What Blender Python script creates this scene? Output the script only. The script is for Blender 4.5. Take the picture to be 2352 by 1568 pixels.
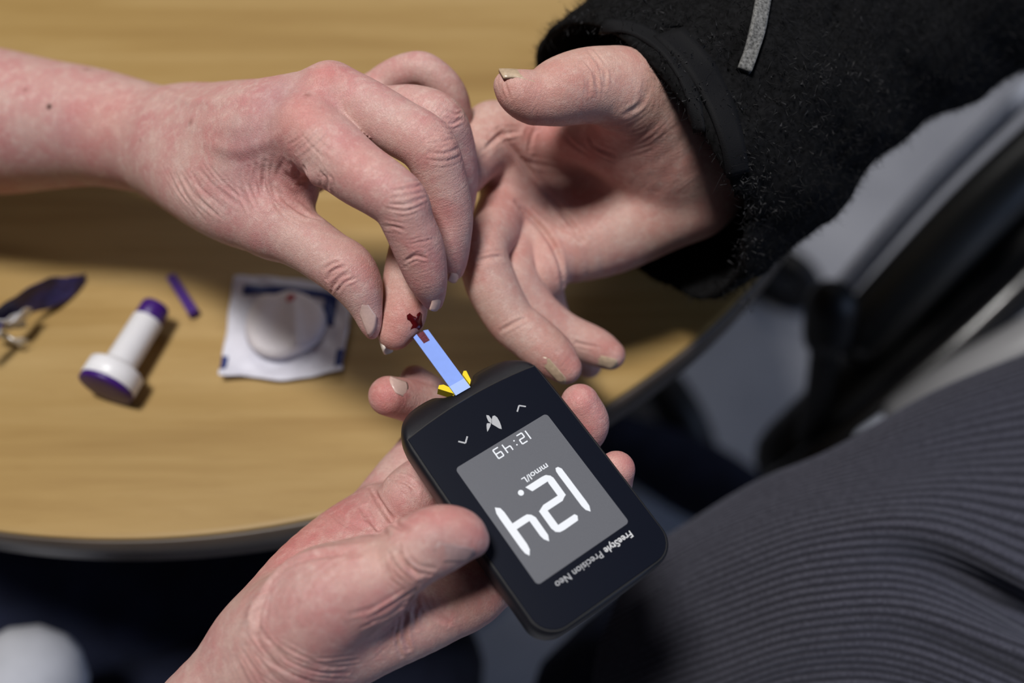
import bpy, math, random
import numpy as np
from mathutils import Vector, Matrix

# ------------------------------------------------------------------ camera, world, lights, exposure
for o in list(bpy.data.objects):
    bpy.data.objects.remove(o, do_unlink=True)
scene = bpy.context.scene
COL = scene.collection
random.seed(7)
RNG = np.random.default_rng(11)

TABLE_Z = 0.73
PITCH = math.radians(32.0)
CAM = np.array([0.0, 0.0, TABLE_Z + 0.373])
AX = np.array([1.0, 0.0, 0.0])
AU = np.array([0.0, math.cos(PITCH), math.sin(PITCH)])
AF = np.array([0.0, math.sin(PITCH), -math.cos(PITCH)])
FPX = 2352 * 35.0 / 36.0

cam_data = bpy.data.cameras.new('camera')
cam_data.lens = 35.0
cam_data.sensor_width = 36.0
cam_data.clip_start = 0.01
cam_data.dof.use_dof = True
cam_data.dof.focus_distance = 0.323
cam_data.dof.aperture_fstop = 3.7
cam = bpy.data.objects.new('camera', cam_data)
COL.objects.link(cam)
cam.location = CAM.tolist()
cam.rotation_euler = (PITCH, 0, 0)
scene.camera = cam

world = bpy.data.worlds.new('room_light')
scene.world = world
world.use_nodes = True
world.node_tree.nodes['Background'].inputs[0].default_value = (0.62, 0.72, 1.0, 1)
world.node_tree.nodes['Background'].inputs[1].default_value = 0.025

def area(name, loc, target, size, size_y, power, color):
    l = bpy.data.lights.new(name, 'AREA')
    l.shape = 'RECTANGLE'; l.size = size; l.size_y = size_y
    l.energy = power; l.color = color
    o = bpy.data.objects.new(name, l); COL.objects.link(o)
    o.location = loc
    o.rotation_euler = (Vector(target) - Vector(loc)).to_track_quat('-Z', 'Y').to_euler()
    return o
area('ceiling_panel_light', (-0.36, 0.16, 2.6), (0.0, 0.2, 0.75), 0.34, 0.34, 37, (1.0, 0.97, 0.94))
area('far_fill_light', (-0.2, 2.2, 2.65), (0.0, 0.3, 0.75), 1.2, 0.6, 9, (1.0, 0.97, 0.94))  # added fill for table sheen and streaks, not a known lamp
area('window_light', (2.3, -0.4, 1.5), (0.3, 0.1, 0.5), 0.9, 1.0, 13, (0.50, 0.65, 1.0))

vs = scene.view_settings
vs.view_transform = 'Standard'; vs.look = 'None'; vs.gamma = 1.0
vs.use_curve_mapping = False
vs.exposure = 0.0

# ------------------------------------------------------------------ helpers
def C(px, py, d):
    """image point at distance d (mm) along the view axis -> camera-frame mm (x right, y up, z towards camera)"""
    return np.array([(px - 1176.0) / FPX * d, -(py - 784.0) / FPX * d, -d])

def toW(v):
    v = np.asarray(v, float)
    return CAM + (v[..., 0:1] * AX + v[..., 1:2] * AU - v[..., 2:3] * AF) * 0.001

def P(px, py, d):
    return toW(C(px, py, d))

def onplane(px, py, z):
    r = (px - 1176.0) / FPX * AX - (py - 784.0) / FPX * AU + AF
    t = (z - CAM[2]) / r[2]
    return CAM + r * t

def dirW(v):
    v = np.asarray(v, float)
    return v[..., 0:1] * AX + v[..., 1:2] * AU - v[..., 2:3] * AF

def mesh_obj(name, verts, faces, mat, parent=None, smooth=True, colors=None, along=None):
    me = bpy.data.meshes.new(name)
    verts = np.asarray(verts, float)
    base = np.array(parent_base(parent))
    vv = verts - base
    if isinstance(faces, np.ndarray):
        nf, n = faces.shape
        me.vertices.add(len(vv)); me.vertices.foreach_set('co', vv.astype(np.float32).ravel())
        me.loops.add(nf * n); me.loops.foreach_set('vertex_index', faces.astype(np.int32).ravel())
        me.polygons.add(nf)
        me.polygons.foreach_set('loop_start', np.arange(0, nf * n, n, dtype=np.int32))
        me.update(calc_edges=True)
    else:
        me.from_pydata([tuple(v) for v in vv], [], [tuple(f) for f in faces])
    me.validate()
    if smooth:
        me.polygons.foreach_set('use_smooth', np.ones(len(me.polygons), bool))
    if colors is not None:
        at = me.color_attributes.new('Tint', 'FLOAT_COLOR', 'POINT')
        cc = np.ones((len(vv), 4), np.float32); cc[:, :3] = colors
        at.data.foreach_set('color', cc.ravel())
    if along is not None:
        at = me.attributes.new('Along', 'FLOAT', 'POINT'); at.data.foreach_set('value', along.astype(np.float32))
    me.materials.append(mat)
    o = bpy.data.objects.new(name, me)
    COL.objects.link(o)
    if parent is not None:
        o.parent = parent
    return o

def parent_base(p):
    t = np.zeros(3)
    while p is not None:
        t = t + np.array(p.location); p = p.parent
    return t

def tag(o, label=None, cat=None, group=None, kind=None):
    if label: o['label'] = label
    if cat: o['category'] = cat
    if group: o['group'] = group
    if kind: o['kind'] = kind
    return o

def thing(name, loc, label, cat):
    o = bpy.data.objects.new(name, None); COL.objects.link(o)
    o.empty_display_size = 0.02
    o.location = tuple(float(x) for x in loc)
    return tag(o, label, cat)

# ------------------------------------------------------------------ materials
def new_mat(name):
    m = bpy.data.materials.new(name); m.use_nodes = True
    nt = m.node_tree
    return m, nt, nt.nodes['Principled BSDF']

def N(nt, t, **kw):
    n = nt.nodes.new(t)
    for k, v in kw.items():
        if k in ('ins',):
            for i, x in v.items(): n.inputs[i].default_value = x
        else:
            setattr(n, k, v)
    return n

def ramp(nt, fac, stops):
    r = nt.nodes.new('ShaderNodeValToRGB')
    while len(r.color_ramp.elements) < len(stops): r.color_ramp.elements.new(0.5)
    for e, (p, c) in zip(r.color_ramp.elements, stops):
        e.position = p; e.color = (*c, 1) if len(c) == 3 else c
    nt.links.new(fac, r.inputs[0])
    return r.outputs[0]

def mix(nt, fac, a, b, mode='MIX'):
    n = nt.nodes.new('ShaderNodeMix'); n.data_type = 'RGBA'; n.blend_type = mode
    for s, v in ((n.inputs['Factor'], fac), (n.inputs[6], a), (n.inputs[7], b)):
        if hasattr(v, 'links'): nt.links.new(v, s)
        elif isinstance(v, (int, float)): s.default_value = v
        else: s.default_value = (*v, 1)
    return n.outputs[2]

def noise(nt, vec, scale, detail=3, rough=0.55, dist=0.0):
    n = nt.nodes.new('ShaderNodeTexNoise')
    n.inputs['Scale'].default_value = scale; n.inputs['Detail'].default_value = detail
    n.inputs['Roughness'].default_value = rough; n.inputs['Distortion'].default_value = dist
    nt.links.new(vec, n.inputs['Vector'])
    return n.outputs['Fac']

def plain(name, color, rough=0.5, spec=0.5, metallic=0.0, bump=0.0, bscale=400, vary=0.0, emit=None, estr=0.0, coat=0.0):
    m, nt, b = new_mat(name)
    b.inputs['Roughness'].default_value = rough
    b.inputs['Specular IOR Level'].default_value = spec
    b.inputs['Metallic'].default_value = metallic
    b.inputs['Coat Weight'].default_value = coat
    tc = nt.nodes.new('ShaderNodeTexCoord')
    f = noise(nt, tc.outputs['Object'], bscale)
    lo = tuple(max(0, c * (1 - vary)) for c in color); hi = tuple(min(1, c * (1 + vary)) for c in color)
    nt.links.new(ramp(nt, f, [(0.3, lo), (0.7, hi)]), b.inputs['Base Color'])
    if bump:
        bp = nt.nodes.new('ShaderNodeBump'); bp.inputs['Strength'].default_value = bump; bp.inputs['Distance'].default_value = 0.0005
        nt.links.new(f, bp.inputs['Height']); nt.links.new(bp.outputs[0], b.inputs['Normal'])
    if emit:
        b.inputs['Emission Color'].default_value = (*emit, 1); b.inputs['Emission Strength'].default_value = estr
    return m

def skin_mat(name, base, blush, pale):
    m, nt, b = new_mat(name)
    L = nt.links
    tc = nt.nodes.new('ShaderNodeTexCoord'); ob = tc.outputs['Object']
    at = nt.nodes.new('ShaderNodeVertexColor'); at.layer_name = 'Tint'
    n1 = noise(nt, ob, 75, 4, 0.6)
    n2 = noise(nt, ob, 320, 3, 0.6)
    n3 = noise(nt, ob, 1500, 2, 0.6)
    c = mix(nt, ramp(nt, n1, [(0.38, (0, 0, 0)), (0.66, (1, 1, 1))]), base, blush)
    c = mix(nt, ramp(nt, n2, [(0.48, (0, 0, 0)), (0.74, (0.6, 0.6, 0.6))]), c, pale)
    c = mix(nt, ramp(nt, n3, [(0.3, (0.28, 0.28, 0.28)), (0.55, (0, 0, 0))]), c, tuple(x * 0.6 for x in base))
    c = mix(nt, 1.0, c, at.outputs[0], 'MULTIPLY')
    L.new(c, b.inputs['Base Color'])
    b.inputs['Roughness'].default_value = 0.52
    b.inputs['Specular IOR Level'].default_value = 0.38
    b.inputs['Subsurface Weight'].default_value = 0.22
    b.inputs['Subsurface Radius'].default_value = (1.0, 0.42, 0.25)
    b.inputs['Subsurface Scale'].default_value = 0.0022
    v = nt.nodes.new('ShaderNodeTexVoronoi'); v.feature = 'DISTANCE_TO_EDGE'; v.inputs['Scale'].default_value = 950
    wv = nt.nodes.new('ShaderNodeVectorMath'); wv.operation = 'ADD'
    nn = nt.nodes.new('ShaderNodeTexNoise'); nn.inputs['Scale'].default_value = 300
    sc = nt.nodes.new('ShaderNodeVectorMath'); sc.operation = 'SCALE'; sc.inputs['Scale'].default_value = 0.004
    L.new(ob, nn.inputs['Vector']); L.new(nn.outputs['Color'], sc.inputs[0])
    L.new(ob, wv.inputs[0]); L.new(sc.outputs[0], wv.inputs[1]); L.new(wv.outputs[0], v.inputs['Vector'])
    vr = ramp(nt, v.outputs['Distance'], [(0.0, (0, 0, 0)), (0.14, (1, 1, 1))])
    f = mix(nt, 0.5, vr, noise(nt, ob, 700, 4, 0.7))
    al = nt.nodes.new('ShaderNodeAttribute'); al.attribute_name = 'Along'
    cx = nt.nodes.new('ShaderNodeCombineXYZ'); L.new(al.outputs['Fac'], cx.inputs[0])
    s2 = nt.nodes.new('ShaderNodeVectorMath'); s2.operation = 'SCALE'; s2.inputs['Scale'].default_value = 110; L.new(ob, s2.inputs[0])
    ad = nt.nodes.new('ShaderNodeVectorMath'); ad.operation = 'ADD'; L.new(cx.outputs[0], ad.inputs[0]); L.new(s2.outputs[0], ad.inputs[1])
    st = noise(nt, ad.outputs[0], 1.15, 3, 0.6, 0.3)
    f = mix(nt, 0.6, f, st)
    bp = nt.nodes.new('ShaderNodeBump'); bp.inputs['Strength'].default_value = 0.45; bp.inputs['Distance'].default_value = 0.0006
    L.new(f, bp.inputs['Height']); L.new(bp.outputs[0], b.inputs['Normal'])
    return m

M = {}
M['skin_nurse'] = skin_mat('skin_pink', (0.55, 0.345, 0.308), (0.52, 0.245, 0.232), (0.65, 0.47, 0.42))
M['skin_patient'] = skin_mat('skin_tan', (0.54, 0.34, 0.29), (0.50, 0.25, 0.215), (0.61, 0.44, 0.385))
M['nail'] = plain('nail_clear', (0.60, 0.42, 0.37), 0.28, 0.5, vary=0.06, bscale=900)
M['nail_shaded'] = plain('nail_shaded', (0.36, 0.235, 0.225), 0.4, 0.4, vary=0.1, bscale=700)  # darker copy of the nail colour, with the thumb's shade painted in
M['nail_old'] = plain('nail_yellowed', (0.47, 0.35, 0.24), 0.34, 0.5, vary=0.15, bscale=600, bump=0.2)
M['nail_edge'] = plain('nail_free_edge', (0.72, 0.64, 0.56), 0.35, 0.5)
M['blood'] = plain('blood', (0.07, 0.003, 0.004), 0.15, 0.6)
M['case'] = plain('black_plastic', (0.007, 0.0075, 0.011), 0.42, 0.4, bump=0.15, bscale=5000)
M['panel'] = plain('gloss_black_plastic', (0.004, 0.0055, 0.012), 0.28, 0.28)
M['screen'] = plain('lcd_grey', (0.085, 0.088, 0.10), 0.38, 0.35, emit=(0.86, 0.89, 1.0), estr=0.045, vary=0.06, bscale=3000)
M['digit'] = plain('lcd_white', (0.55, 0.57, 0.60), 0.4, 0.3, emit=(0.9, 0.94, 1.0), estr=0.30)
M['print_white'] = plain('print_white', (0.66, 0.67, 0.68), 0.45, 0.3)
M['print_grey'] = plain('print_grey', (0.42, 0.43, 0.45), 0.45, 0.3)
M['strip'] = plain('strip_blue', (0.24, 0.37, 0.86), 0.4, 0.4, vary=0.03)
M['strip_pale'] = plain('strip_pale', (0.38, 0.52, 0.95), 0.4, 0.4)
M['strip_window'] = plain('strip_window', (0.13, 0.035, 0.05), 0.25, 0.5, vary=0.5, bscale=2500)
M['port_yellow'] = plain('port_yellow', (0.85, 0.66, 0.02), 0.35, 0.5)
M['white_plastic'] = plain('white_plastic', (0.80, 0.80, 0.83), 0.35, 0.4)
M['purple_plastic'] = plain('purple_plastic', (0.045, 0.009, 0.15), 0.4, 0.35)
M['paper'] = plain('packet_paper', (0.64, 0.64, 0.72), 0.5, 0.4, vary=0.04, bscale=200)
M['print_blue'] = plain('print_blue', (0.012, 0.03, 0.16), 0.5, 0.4)
M['cotton'] = plain('cotton', (0.74, 0.70, 0.725), 0.9, 0.1, vary=0.04, bscale=900, bump=0.5)
M['cotton_blood'] = plain('cotton_blood', (0.46, 0.10, 0.12), 0.9, 0.1, vary=0.3, bscale=900)
M['foil'] = plain('foil_silver', (0.66, 0.66, 0.67), 0.3, 0.6, metallic=0.45)
M['foil_purple'] = plain('foil_purple', (0.030, 0.022, 0.085), 0.35, 0.5, metallic=0.15, vary=0.4, bscale=120)
M['fleece'] = plain('black_fleece', (0.0055, 0.0055, 0.006), 0.95, 0.1, vary=0.6, bscale=500, bump=0.6)
M['fibre'] = plain('fleece_fibre', (0.011, 0.011, 0.012), 0.85, 0.15, vary=0.9, bscale=60)
M['lint'] = plain('grey_lint', (0.03, 0.03, 0.032), 0.9, 0.1)
M['strap'] = plain('dark_webbing', (0.0055, 0.0055, 0.0065), 0.75, 0.15, bump=0.3, bscale=2500)
M['tape'] = plain('grey_reflective_tape', (0.13, 0.13, 0.127), 0.8, 0.2, vary=0.7, bscale=1100)
M['navy'] = plain('navy_cloth', (0.010, 0.013, 0.030), 0.85, 0.2, vary=0.3, bscale=50)
M['pale_cloth'] = plain('pale_grey_cloth', (0.42, 0.43, 0.47), 0.85, 0.2, vary=0.12, bscale=30)
M['rubber'] = plain('black_rubber', (0.008, 0.008, 0.009), 0.5, 0.4)
M['vinyl'] = plain('black_vinyl', (0.040, 0.040, 0.037), 0.34, 0.6)
M['black_metal'] = plain('black_lacquer', (0.012, 0.012, 0.014), 0.22, 0.5, coat=0.3)
M['chrome'] = plain('chrome', (0.78, 0.84, 1.0), 0.3, 0.5, metallic=0.0)  # non-metal pale blue: the tubes' bright reflections are painted into the colour
M['grey_vinyl'] = plain('grey_vinyl', (0.24, 0.24, 0.25), 0.4, 0.4)
M['steel'] = plain('grey_steel', (0.30, 0.30, 0.31), 0.4, 0.5, metallic=0.8)
M['edge'] = plain('edge_band', (0.085, 0.065, 0.05), 0.4, 0.5, vary=0.2, bscale=25)

def wood_mat():
    m, nt, b = new_mat('beech_laminate'); L = nt.links
    tc = nt.nodes.new('ShaderNodeTexCoord')
    mp = nt.nodes.new('ShaderNodeMapping'); mp.inputs['Rotation'].default_value = (0, 0, math.radians(-9)); mp.inputs['Scale'].default_value = (1.6, 26, 1)
    L.new(tc.outputs['Object'], mp.inputs[0])
    g1 = noise(nt, mp.outputs[0], 2.2, 5, 0.6, 0.4)
    mp2 = nt.nodes.new('ShaderNodeMapping'); mp2.inputs['Rotation'].default_value = (0, 0, math.radians(-9)); mp2.inputs['Scale'].default_value = (14, 150, 1)
    L.new(tc.outputs['Object'], mp2.inputs[0])
    g2 = noise(nt, mp2.outputs[0], 3, 3, 0.6)
    c = ramp(nt, g1, [(0.30, (0.275, 0.165, 0.050)), (0.5, (0.34, 0.217, 0.074)), (0.72, (0.41, 0.278, 0.113))])
    c = mix(nt, ramp(nt, g2, [(0.55, (0, 0, 0)), (0.8, (0.45, 0.45, 0.45))]), c, (0.26, 0.15, 0.045))
    L.new(c, b.inputs['Base Color'])
    b.inputs['Roughness'].default_value = 0.48
    b.inputs['Specular IOR Level'].default_value = 0.28
    return m
M['wood'] = wood_mat()

def floor_mat():
    m, nt, b = new_mat('vinyl_floor'); L = nt.links
    tc = nt.nodes.new('ShaderNodeTexCoord')
    c = ramp(nt, noise(nt, tc.outputs['Object'], 7, 4), [(0.3, (0.34, 0.345, 0.38)), (0.7, (0.44, 0.445, 0.48))])
    c = mix(nt, ramp(nt, noise(nt, tc.outputs['Object'], 220, 2), [(0.55, (0, 0, 0)), (0.7, (0.5, 0.5, 0.5))]), c, (0.1, 0.1, 0.12))
    L.new(c, b.inputs['Base Color']); b.inputs['Roughness'].default_value = 0.35
    return m
M['floor'] = floor_mat()

def cord_mat():
    m, nt, b = new_mat('corduroy'); L = nt.links
    at = nt.nodes.new('ShaderNodeVertexColor'); at.layer_name = 'Tint'
    tc = nt.nodes.new('ShaderNodeTexCoord')
    n = noise(nt, tc.outputs['Object'], 900, 3)
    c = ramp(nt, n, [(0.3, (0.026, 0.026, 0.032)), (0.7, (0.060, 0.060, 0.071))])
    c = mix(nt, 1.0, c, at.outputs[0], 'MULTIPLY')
    L.new(c, b.inputs['Base Color']); b.inputs['Roughness'].default_value = 0.9
    b.inputs['Specular IOR Level'].default_value = 0.1
    b.inputs['Sheen Weight'].default_value = 0.2; b.inputs['Sheen Roughness'].default_value = 0.5
    b.inputs['Sheen Tint'].default_value = (0.75, 0.78, 0.95, 1)
    return m
M['cord'] = cord_mat()

# ------------------------------------------------------------------ mesh primitives (world metres)
def rot_frame(t):
    t = t / np.linalg.norm(t)
    a = np.array([0, 0, 1.0]) if abs(t[2]) < 0.9 else np.array([1.0, 0, 0])
    u = np.cross(t, a); u /= np.linalg.norm(u)
    return u, np.cross(t, u)

def catmull(pts, n):
    p = np.asarray(pts, float)
    q = np.vstack([2 * p[0] - p[1], p, 2 * p[-1] - p[-2]])
    out = []
    for i in range(1, len(q) - 2):
        t = np.linspace(0, 1, n, endpoint=False)[:, None]
        a, b, c, d = q[i - 1], q[i], q[i + 1], q[i + 2]
        out.append(0.5 * ((2 * b) + (c - a) * t + (2 * a - 5 * b + 4 * c - d) * t * t + (3 * b - a - 3 * c + d) * t ** 3))
    out.append(p[-1:])
    return np.vstack(out)

def tube(pts, radii, nseg=20, nsub=8, round_end=True):
    """swept round bar with closed, rounded ends: verts, faces"""
    pr = np.hstack([np.asarray(pts, float), np.asarray(radii, float).reshape(-1, 1)])
    s = catmull(pr, nsub) if len(pr) > 2 else np.array([pr[0] + (pr[1] - pr[0]) * t for t in np.linspace(0, 1, nsub + 1)])
    cen, rad = s[:, :3], s[:, 3]
    tan = np.gradient(cen, axis=0); tan /= np.linalg.norm(tan, axis=1)[:, None]
    if round_end:
        add0 = [(cen[0] - tan[0] * rad[0] * math.sin(a), rad[0] * math.cos(a), tan[0]) for a in (1.35, 0.9, 0.45)]
        add1 = [(cen[-1] + tan[-1] * rad[-1] * math.sin(a), rad[-1] * math.cos(a), tan[-1]) for a in (0.45, 0.9, 1.35)]
        cen = np.vstack([[x[0] for x in add0], cen, [x[0] for x in add1]])
        rad = np.hstack([[x[1] for x in add0], rad, [x[1] for x in add1]])
        tan = np.vstack([[x[2] for x in add0], tan, [x[2] for x in add1]])
    u, v = rot_frame(tan[0])
    V = []; F = []
    for i in range(len(cen)):
        u = u - tan[i] * (u @ tan[i]); u /= np.linalg.norm(u); v = np.cross(tan[i], u)
        for k in range(nseg):
            a = 2 * math.pi * k / nseg
            V.append(cen[i] + rad[i] * (math.cos(a) * u + math.sin(a) * v))
    for i in range(len(cen) - 1):
        for k in range(nseg):
            k2 = (k + 1) % nseg
            F.append((i * nseg + k, i * nseg + k2, (i + 1) * nseg + k2, (i + 1) * nseg + k))
    F.append(tuple(range(nseg))[::-1]); F.append(tuple((len(cen) - 1) * nseg + k for k in range(nseg)))
    return V, F

def lathe(prof, axis0, axisdir, nseg=32):
    """profile [(distance along axis, radius)] around an axis: verts, faces"""
    t = np.asarray(axisdir, float); t /= np.linalg.norm(t); u, v = rot_frame(t)
    V = []; F = []
    for (h, r) in prof:
        for k in range(nseg):
            a = 2 * math.pi * k / nseg
            V.append(np.asarray(axis0) + t * h + r * (math.cos(a) * u + math.sin(a) * v))
    for i in range(len(prof) - 1):
        for k in range(nseg):
            k2 = (k + 1) % nseg
            F.append((i * nseg + k, i * nseg + k2, (i + 1) * nseg + k2, (i + 1) * nseg + k))
    F.append(tuple(range(nseg))[::-1]); F.append(tuple((len(prof) - 1) * nseg + k for k in range(nseg)))
    return V, F

def slab(outline, thick, bevel=0.0):
    """flat outline [(x,y)] (counter-clockwise) extruded 0..-thick in z: verts, faces (local)"""
    n = len(outline); o = np.asarray(outline, float); c = o.mean(0)
    rings = [(0.0, bevel), (-bevel, 0.0), (-thick + bevel, 0.0), (-thick, bevel)] if bevel else [(0.0, 0), (-thick, 0)]
    V = []; F = []
    for z, ins in rings:
        for p in o:
            d = c - p; L = np.linalg.norm(d) + 1e-9
            q = p + d / L * ins
            V.append((q[0], q[1], z))
    for i in range(len(rings) - 1):
        for k in range(n):
            k2 = (k + 1) % n
            F.append((i * n + k2, i * n + k, (i + 1) * n + k, (i + 1) * n + k2))
    F.append(tuple(range(n))); F.append(tuple((len(rings) - 1) * n + k for k in range(n))[::-1])
    return V, F

def rrect(x0, y0, x1, y1, r, n=6):
    out = []
    for cx, cy, a0 in ((x1 - r, y1 - r, 0), (x0 + r, y1 - r, 90), (x0 + r, y0 + r, 180), (x1 - r, y0 + r, 270)):
        for k in range(n + 1):
            a = math.radians(a0 + 90 * k / n); out.append((cx + r * math.cos(a), cy + r * math.sin(a)))
    return out

# ------------------------------------------------------------------ implicit surfaces for bodies (camera-frame millimetres)
class Field:
    def __init__(self, lo, hi, h):
        self.lo = np.asarray(lo, np.float32); self.h = h
        self.n = np.ceil((np.asarray(hi) - lo) / h).astype(int) + 1
        self.D = np.full(self.n, 30.0, np.float32)
        self.ax = [self.lo[i] + h * np.arange(self.n[i], dtype=np.float32) for i in range(3)]
    def box(self, a, b):
        i0 = np.clip(np.floor((np.asarray(a) - self.lo) / self.h).astype(int), 0, self.n)
        i1 = np.clip(np.ceil((np.asarray(b) - self.lo) / self.h).astype(int) + 1, 0, self.n)
        return tuple(slice(i0[k], i1[k]) for k in range(3))
    def chain(self, pts, flat=None, nsub=5, margin=11.0):
        s = np.array([[*C(p[0], p[1], p[2]), p[3]] for p in pts])
        if len(s) > 2: s = catmull(s, nsub)
        lo = (s[:, :3] - s[:, 3:4]).min(0) - margin; hi = (s[:, :3] + s[:, 3:4]).max(0) + margin
        sl = self.box(lo, hi)
        A = np.full([x.stop - x.start for x in sl], 30.0, np.float32)
        for i in range(len(s) - 1):
            a, b = s[i], s[i + 1]; r = max(a[3], b[3]) + margin
            s2 = self.box(np.minimum(a[:3], b[:3]) - r, np.maximum(a[:3], b[:3]) + r)
            s2 = tuple(slice(max(x.start, y.start), min(x.stop, y.stop)) for x, y in zip(s2, sl))
            if any(x.stop <= x.start for x in s2): continue
            X = self.ax[0][s2[0]][:, None, None] - np.float32(a[0]); Y = self.ax[1][s2[1]][None, :, None] - np.float32(a[1]); Z = self.ax[2][s2[2]][None, None, :] - np.float32(a[2])
            e = (b[:3] - a[:3]).astype(np.float32); L = float(e @ e) + 1e-9
            t = np.clip((X * e[0] + Y * e[1] + Z * e[2]) / L, 0, 1)
            qx, qy, qz = X - t * e[0], Y - t * e[1], Z - t * e[2]
            q2 = qx * qx + qy * qy + qz * qz
            if flat is not None:
                nrm, fac = flat; dn = qx * np.float32(nrm[0]) + qy * np.float32(nrm[1]) + qz * np.float32(nrm[2])
                q2 = q2 + dn * dn * np.float32(1 / fac ** 2 - 1)
            d = np.sqrt(q2) - (a[3] + t * (b[3] - a[3])).astype(np.float32)
            loc = tuple(slice(x.start - y.start, x.stop - y.start) for x, y in zip(s2, sl))
            np.minimum(A[loc], d, out=A[loc])
        return sl, A
    def add(self, pts, k=8.0, flat=None, root=None, kroot=7.0, rootr=13.0):
        sl, A = self.chain(pts, flat)
        B = self.D[sl]
        if root is not None:
            c = C(*root)
            g = ((self.ax[0][sl[0]][:, None, None] - c[0]) ** 2 + (self.ax[1][sl[1]][None, :, None] - c[1]) ** 2 + (self.ax[2][sl[2]][None, None, :] - c[2]) ** 2)
            k = (k + (kroot - k) * np.exp(-g / rootr ** 2)).astype(np.float32)
        h = np.maximum(k - np.abs(A - B), 0) / k
        self.D[sl] = np.minimum(A, B) - h * h * k * 0.25
    def carve(self, pts, k=3.0):
        sl, A = self.chain(pts); A = -A; B = self.D[sl]
        h = np.maximum(k - np.abs(A - B), 0) / k
        self.D[sl] = np.maximum(A, B) + h * h * k * 0.25
    def mesh(self):
        D = self.D; s = D < 0
        nx, ny, nz = D.shape
        cnt = np.zeros((nx - 1, ny - 1, nz - 1), np.uint8)
        for i in (0, 1):
            for j in (0, 1):
                for k in (0, 1):
                    cnt += s[i:nx - 1 + i, j:ny - 1 + j, k:nz - 1 + k]
        I = np.argwhere((cnt > 0) & (cnt < 8))
        idx = np.full(cnt.shape, -1, np.int32); idx[I[:, 0], I[:, 1], I[:, 2]] = np.arange(len(I))
        acc = np.zeros((len(I), 3), np.float32); num = np.zeros(len(I), np.float32)
        corners = [(i, j, k) for i in (0, 1) for j in (0, 1) for k in (0, 1)]
        val = {c: D[I[:, 0] + c[0], I[:, 1] + c[1], I[:, 2] + c[2]] for c in corners}
        for c in corners:
            for a in range(3):
                if c[a] == 0:
                    e = list(c); e[a] = 1; e = tuple(e)
                    v0, v1 = val[c], val[e]; m = (v0 < 0) != (v1 < 0)
                    t = np.where(m, v0 / np.where(m, v0 - v1, 1), 0)
                    p = np.tile(np.array(c, np.float32), (len(I), 1)); p[:, a] += t
                    acc += p * m[:, None]; num += m
        V = self.lo + self.h * (I + acc / num[:, None])
        quads = []
        for a in range(3):
            b, c = (a + 1) % 3, (a + 2) % 3
            sl0 = [slice(None)] * 3; sl1 = [slice(None)] * 3
            sl0[a] = slice(0, D.shape[a] - 1); sl1[a] = slice(1, D.shape[a])
            s0 = s[tuple(sl0)]; s1 = s[tuple(sl1)]
            E = np.argwhere(s0 != s1)
            E = E[(E[:, b] > 0) & (E[:, c] > 0) & (E[:, b] < D.shape[b] - 1) & (E[:, c] < D.shape[c] - 1)]
            def cell(db, dc):
                q = E.copy(); q[:, b] += db; q[:, c] += dc
                return idx[q[:, 0], q[:, 1], q[:, 2]]
            Q = np.stack([cell(-1, -1), cell(0, -1), cell(0, 0), cell(-1, 0)], 1)
            inside = s0[E[:, 0], E[:, 1], E[:, 2]]
            Q[~inside] = Q[~inside][:, ::-1]
            quads.append(Q)
        F = np.vstack(quads)
        return V.astype(np.float64), F

def refine(V, F):
    """one Catmull-Clark step on an all-quad mesh"""
    nv, nf = len(V), len(F)
    fp = V[F].mean(1)
    E = np.sort(np.stack([F, np.roll(F, -1, 1)], 2).reshape(-1, 2), 1)
    key = E[:, 0].astype(np.int64) * nv + E[:, 1]
    uk, inv = np.unique(key, return_inverse=True); ne = len(uk)
    ev = np.stack([uk // nv, uk % nv], 1)
    fi = np.repeat(np.arange(nf), 4)
    cnt = np.bincount(inv, minlength=ne)
    fs = np.stack([np.bincount(inv, fp[fi, a], ne) for a in range(3)], 1) / cnt[:, None]
    mid = V[ev].mean(1)
    ep = np.where((cnt >= 2)[:, None], (mid + fs) / 2, mid)
    n = np.bincount(F.ravel(), minlength=nv).astype(float)
    Q = np.stack([np.bincount(F.ravel(), np.repeat(fp[:, a], 4), nv) for a in range(3)], 1) / np.maximum(n, 1)[:, None]
    m = np.bincount(ev.ravel(), minlength=nv).astype(float)
    R = np.stack([np.bincount(ev.ravel(), np.repeat(mid[:, a], 2), nv) for a in range(3)], 1) / np.maximum(m, 1)[:, None]
    nn = np.maximum(n, 3)[:, None]
    vp = (Q + 2 * R + (nn - 3) * V) / nn
    ei = inv.reshape(nf, 4) + nv; ff = np.arange(nf) + nv + ne
    NF = np.vstack([np.stack([F[:, k], ei[:, k], ff, ei[:, (k + 3) % 4]], 1) for k in range(4)])
    return np.vstack([vp, ep, fp]), NF

def along_chains(V, chains):
    """distance along the limb, blended smoothly between neighbouring bones"""
    Vf = V.astype(np.float32); num = np.zeros(len(V)); den = np.zeros(len(V))
    best = np.full(len(V), 1e9, np.float32); rec = []
    for c in chains:
        s = catmull(np.array([C(*p[:3]) for p in c]), 6); l = np.concatenate([[0], np.cumsum(np.linalg.norm(np.diff(s, axis=0), axis=1))])
        T = np.gradient(s, axis=0); T /= np.linalg.norm(T, axis=1)[:, None] + 1e-9
        s = s.astype(np.float32)
        d = np.maximum((Vf * Vf).sum(1)[:, None] - 2 * Vf @ s.T + (s * s).sum(1)[None], 0)
        j = d.argmin(1); dm = np.sqrt(d[np.arange(len(V)), j]); al = l[j] + ((V - s[j]) * T[j]).sum(1)
        best = np.minimum(best, dm); rec.append((dm, al))
    for dm, al in rec:
        w = np.exp(-(dm - best) / 2.0); num += w * al; den += w
    return num / den

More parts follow.
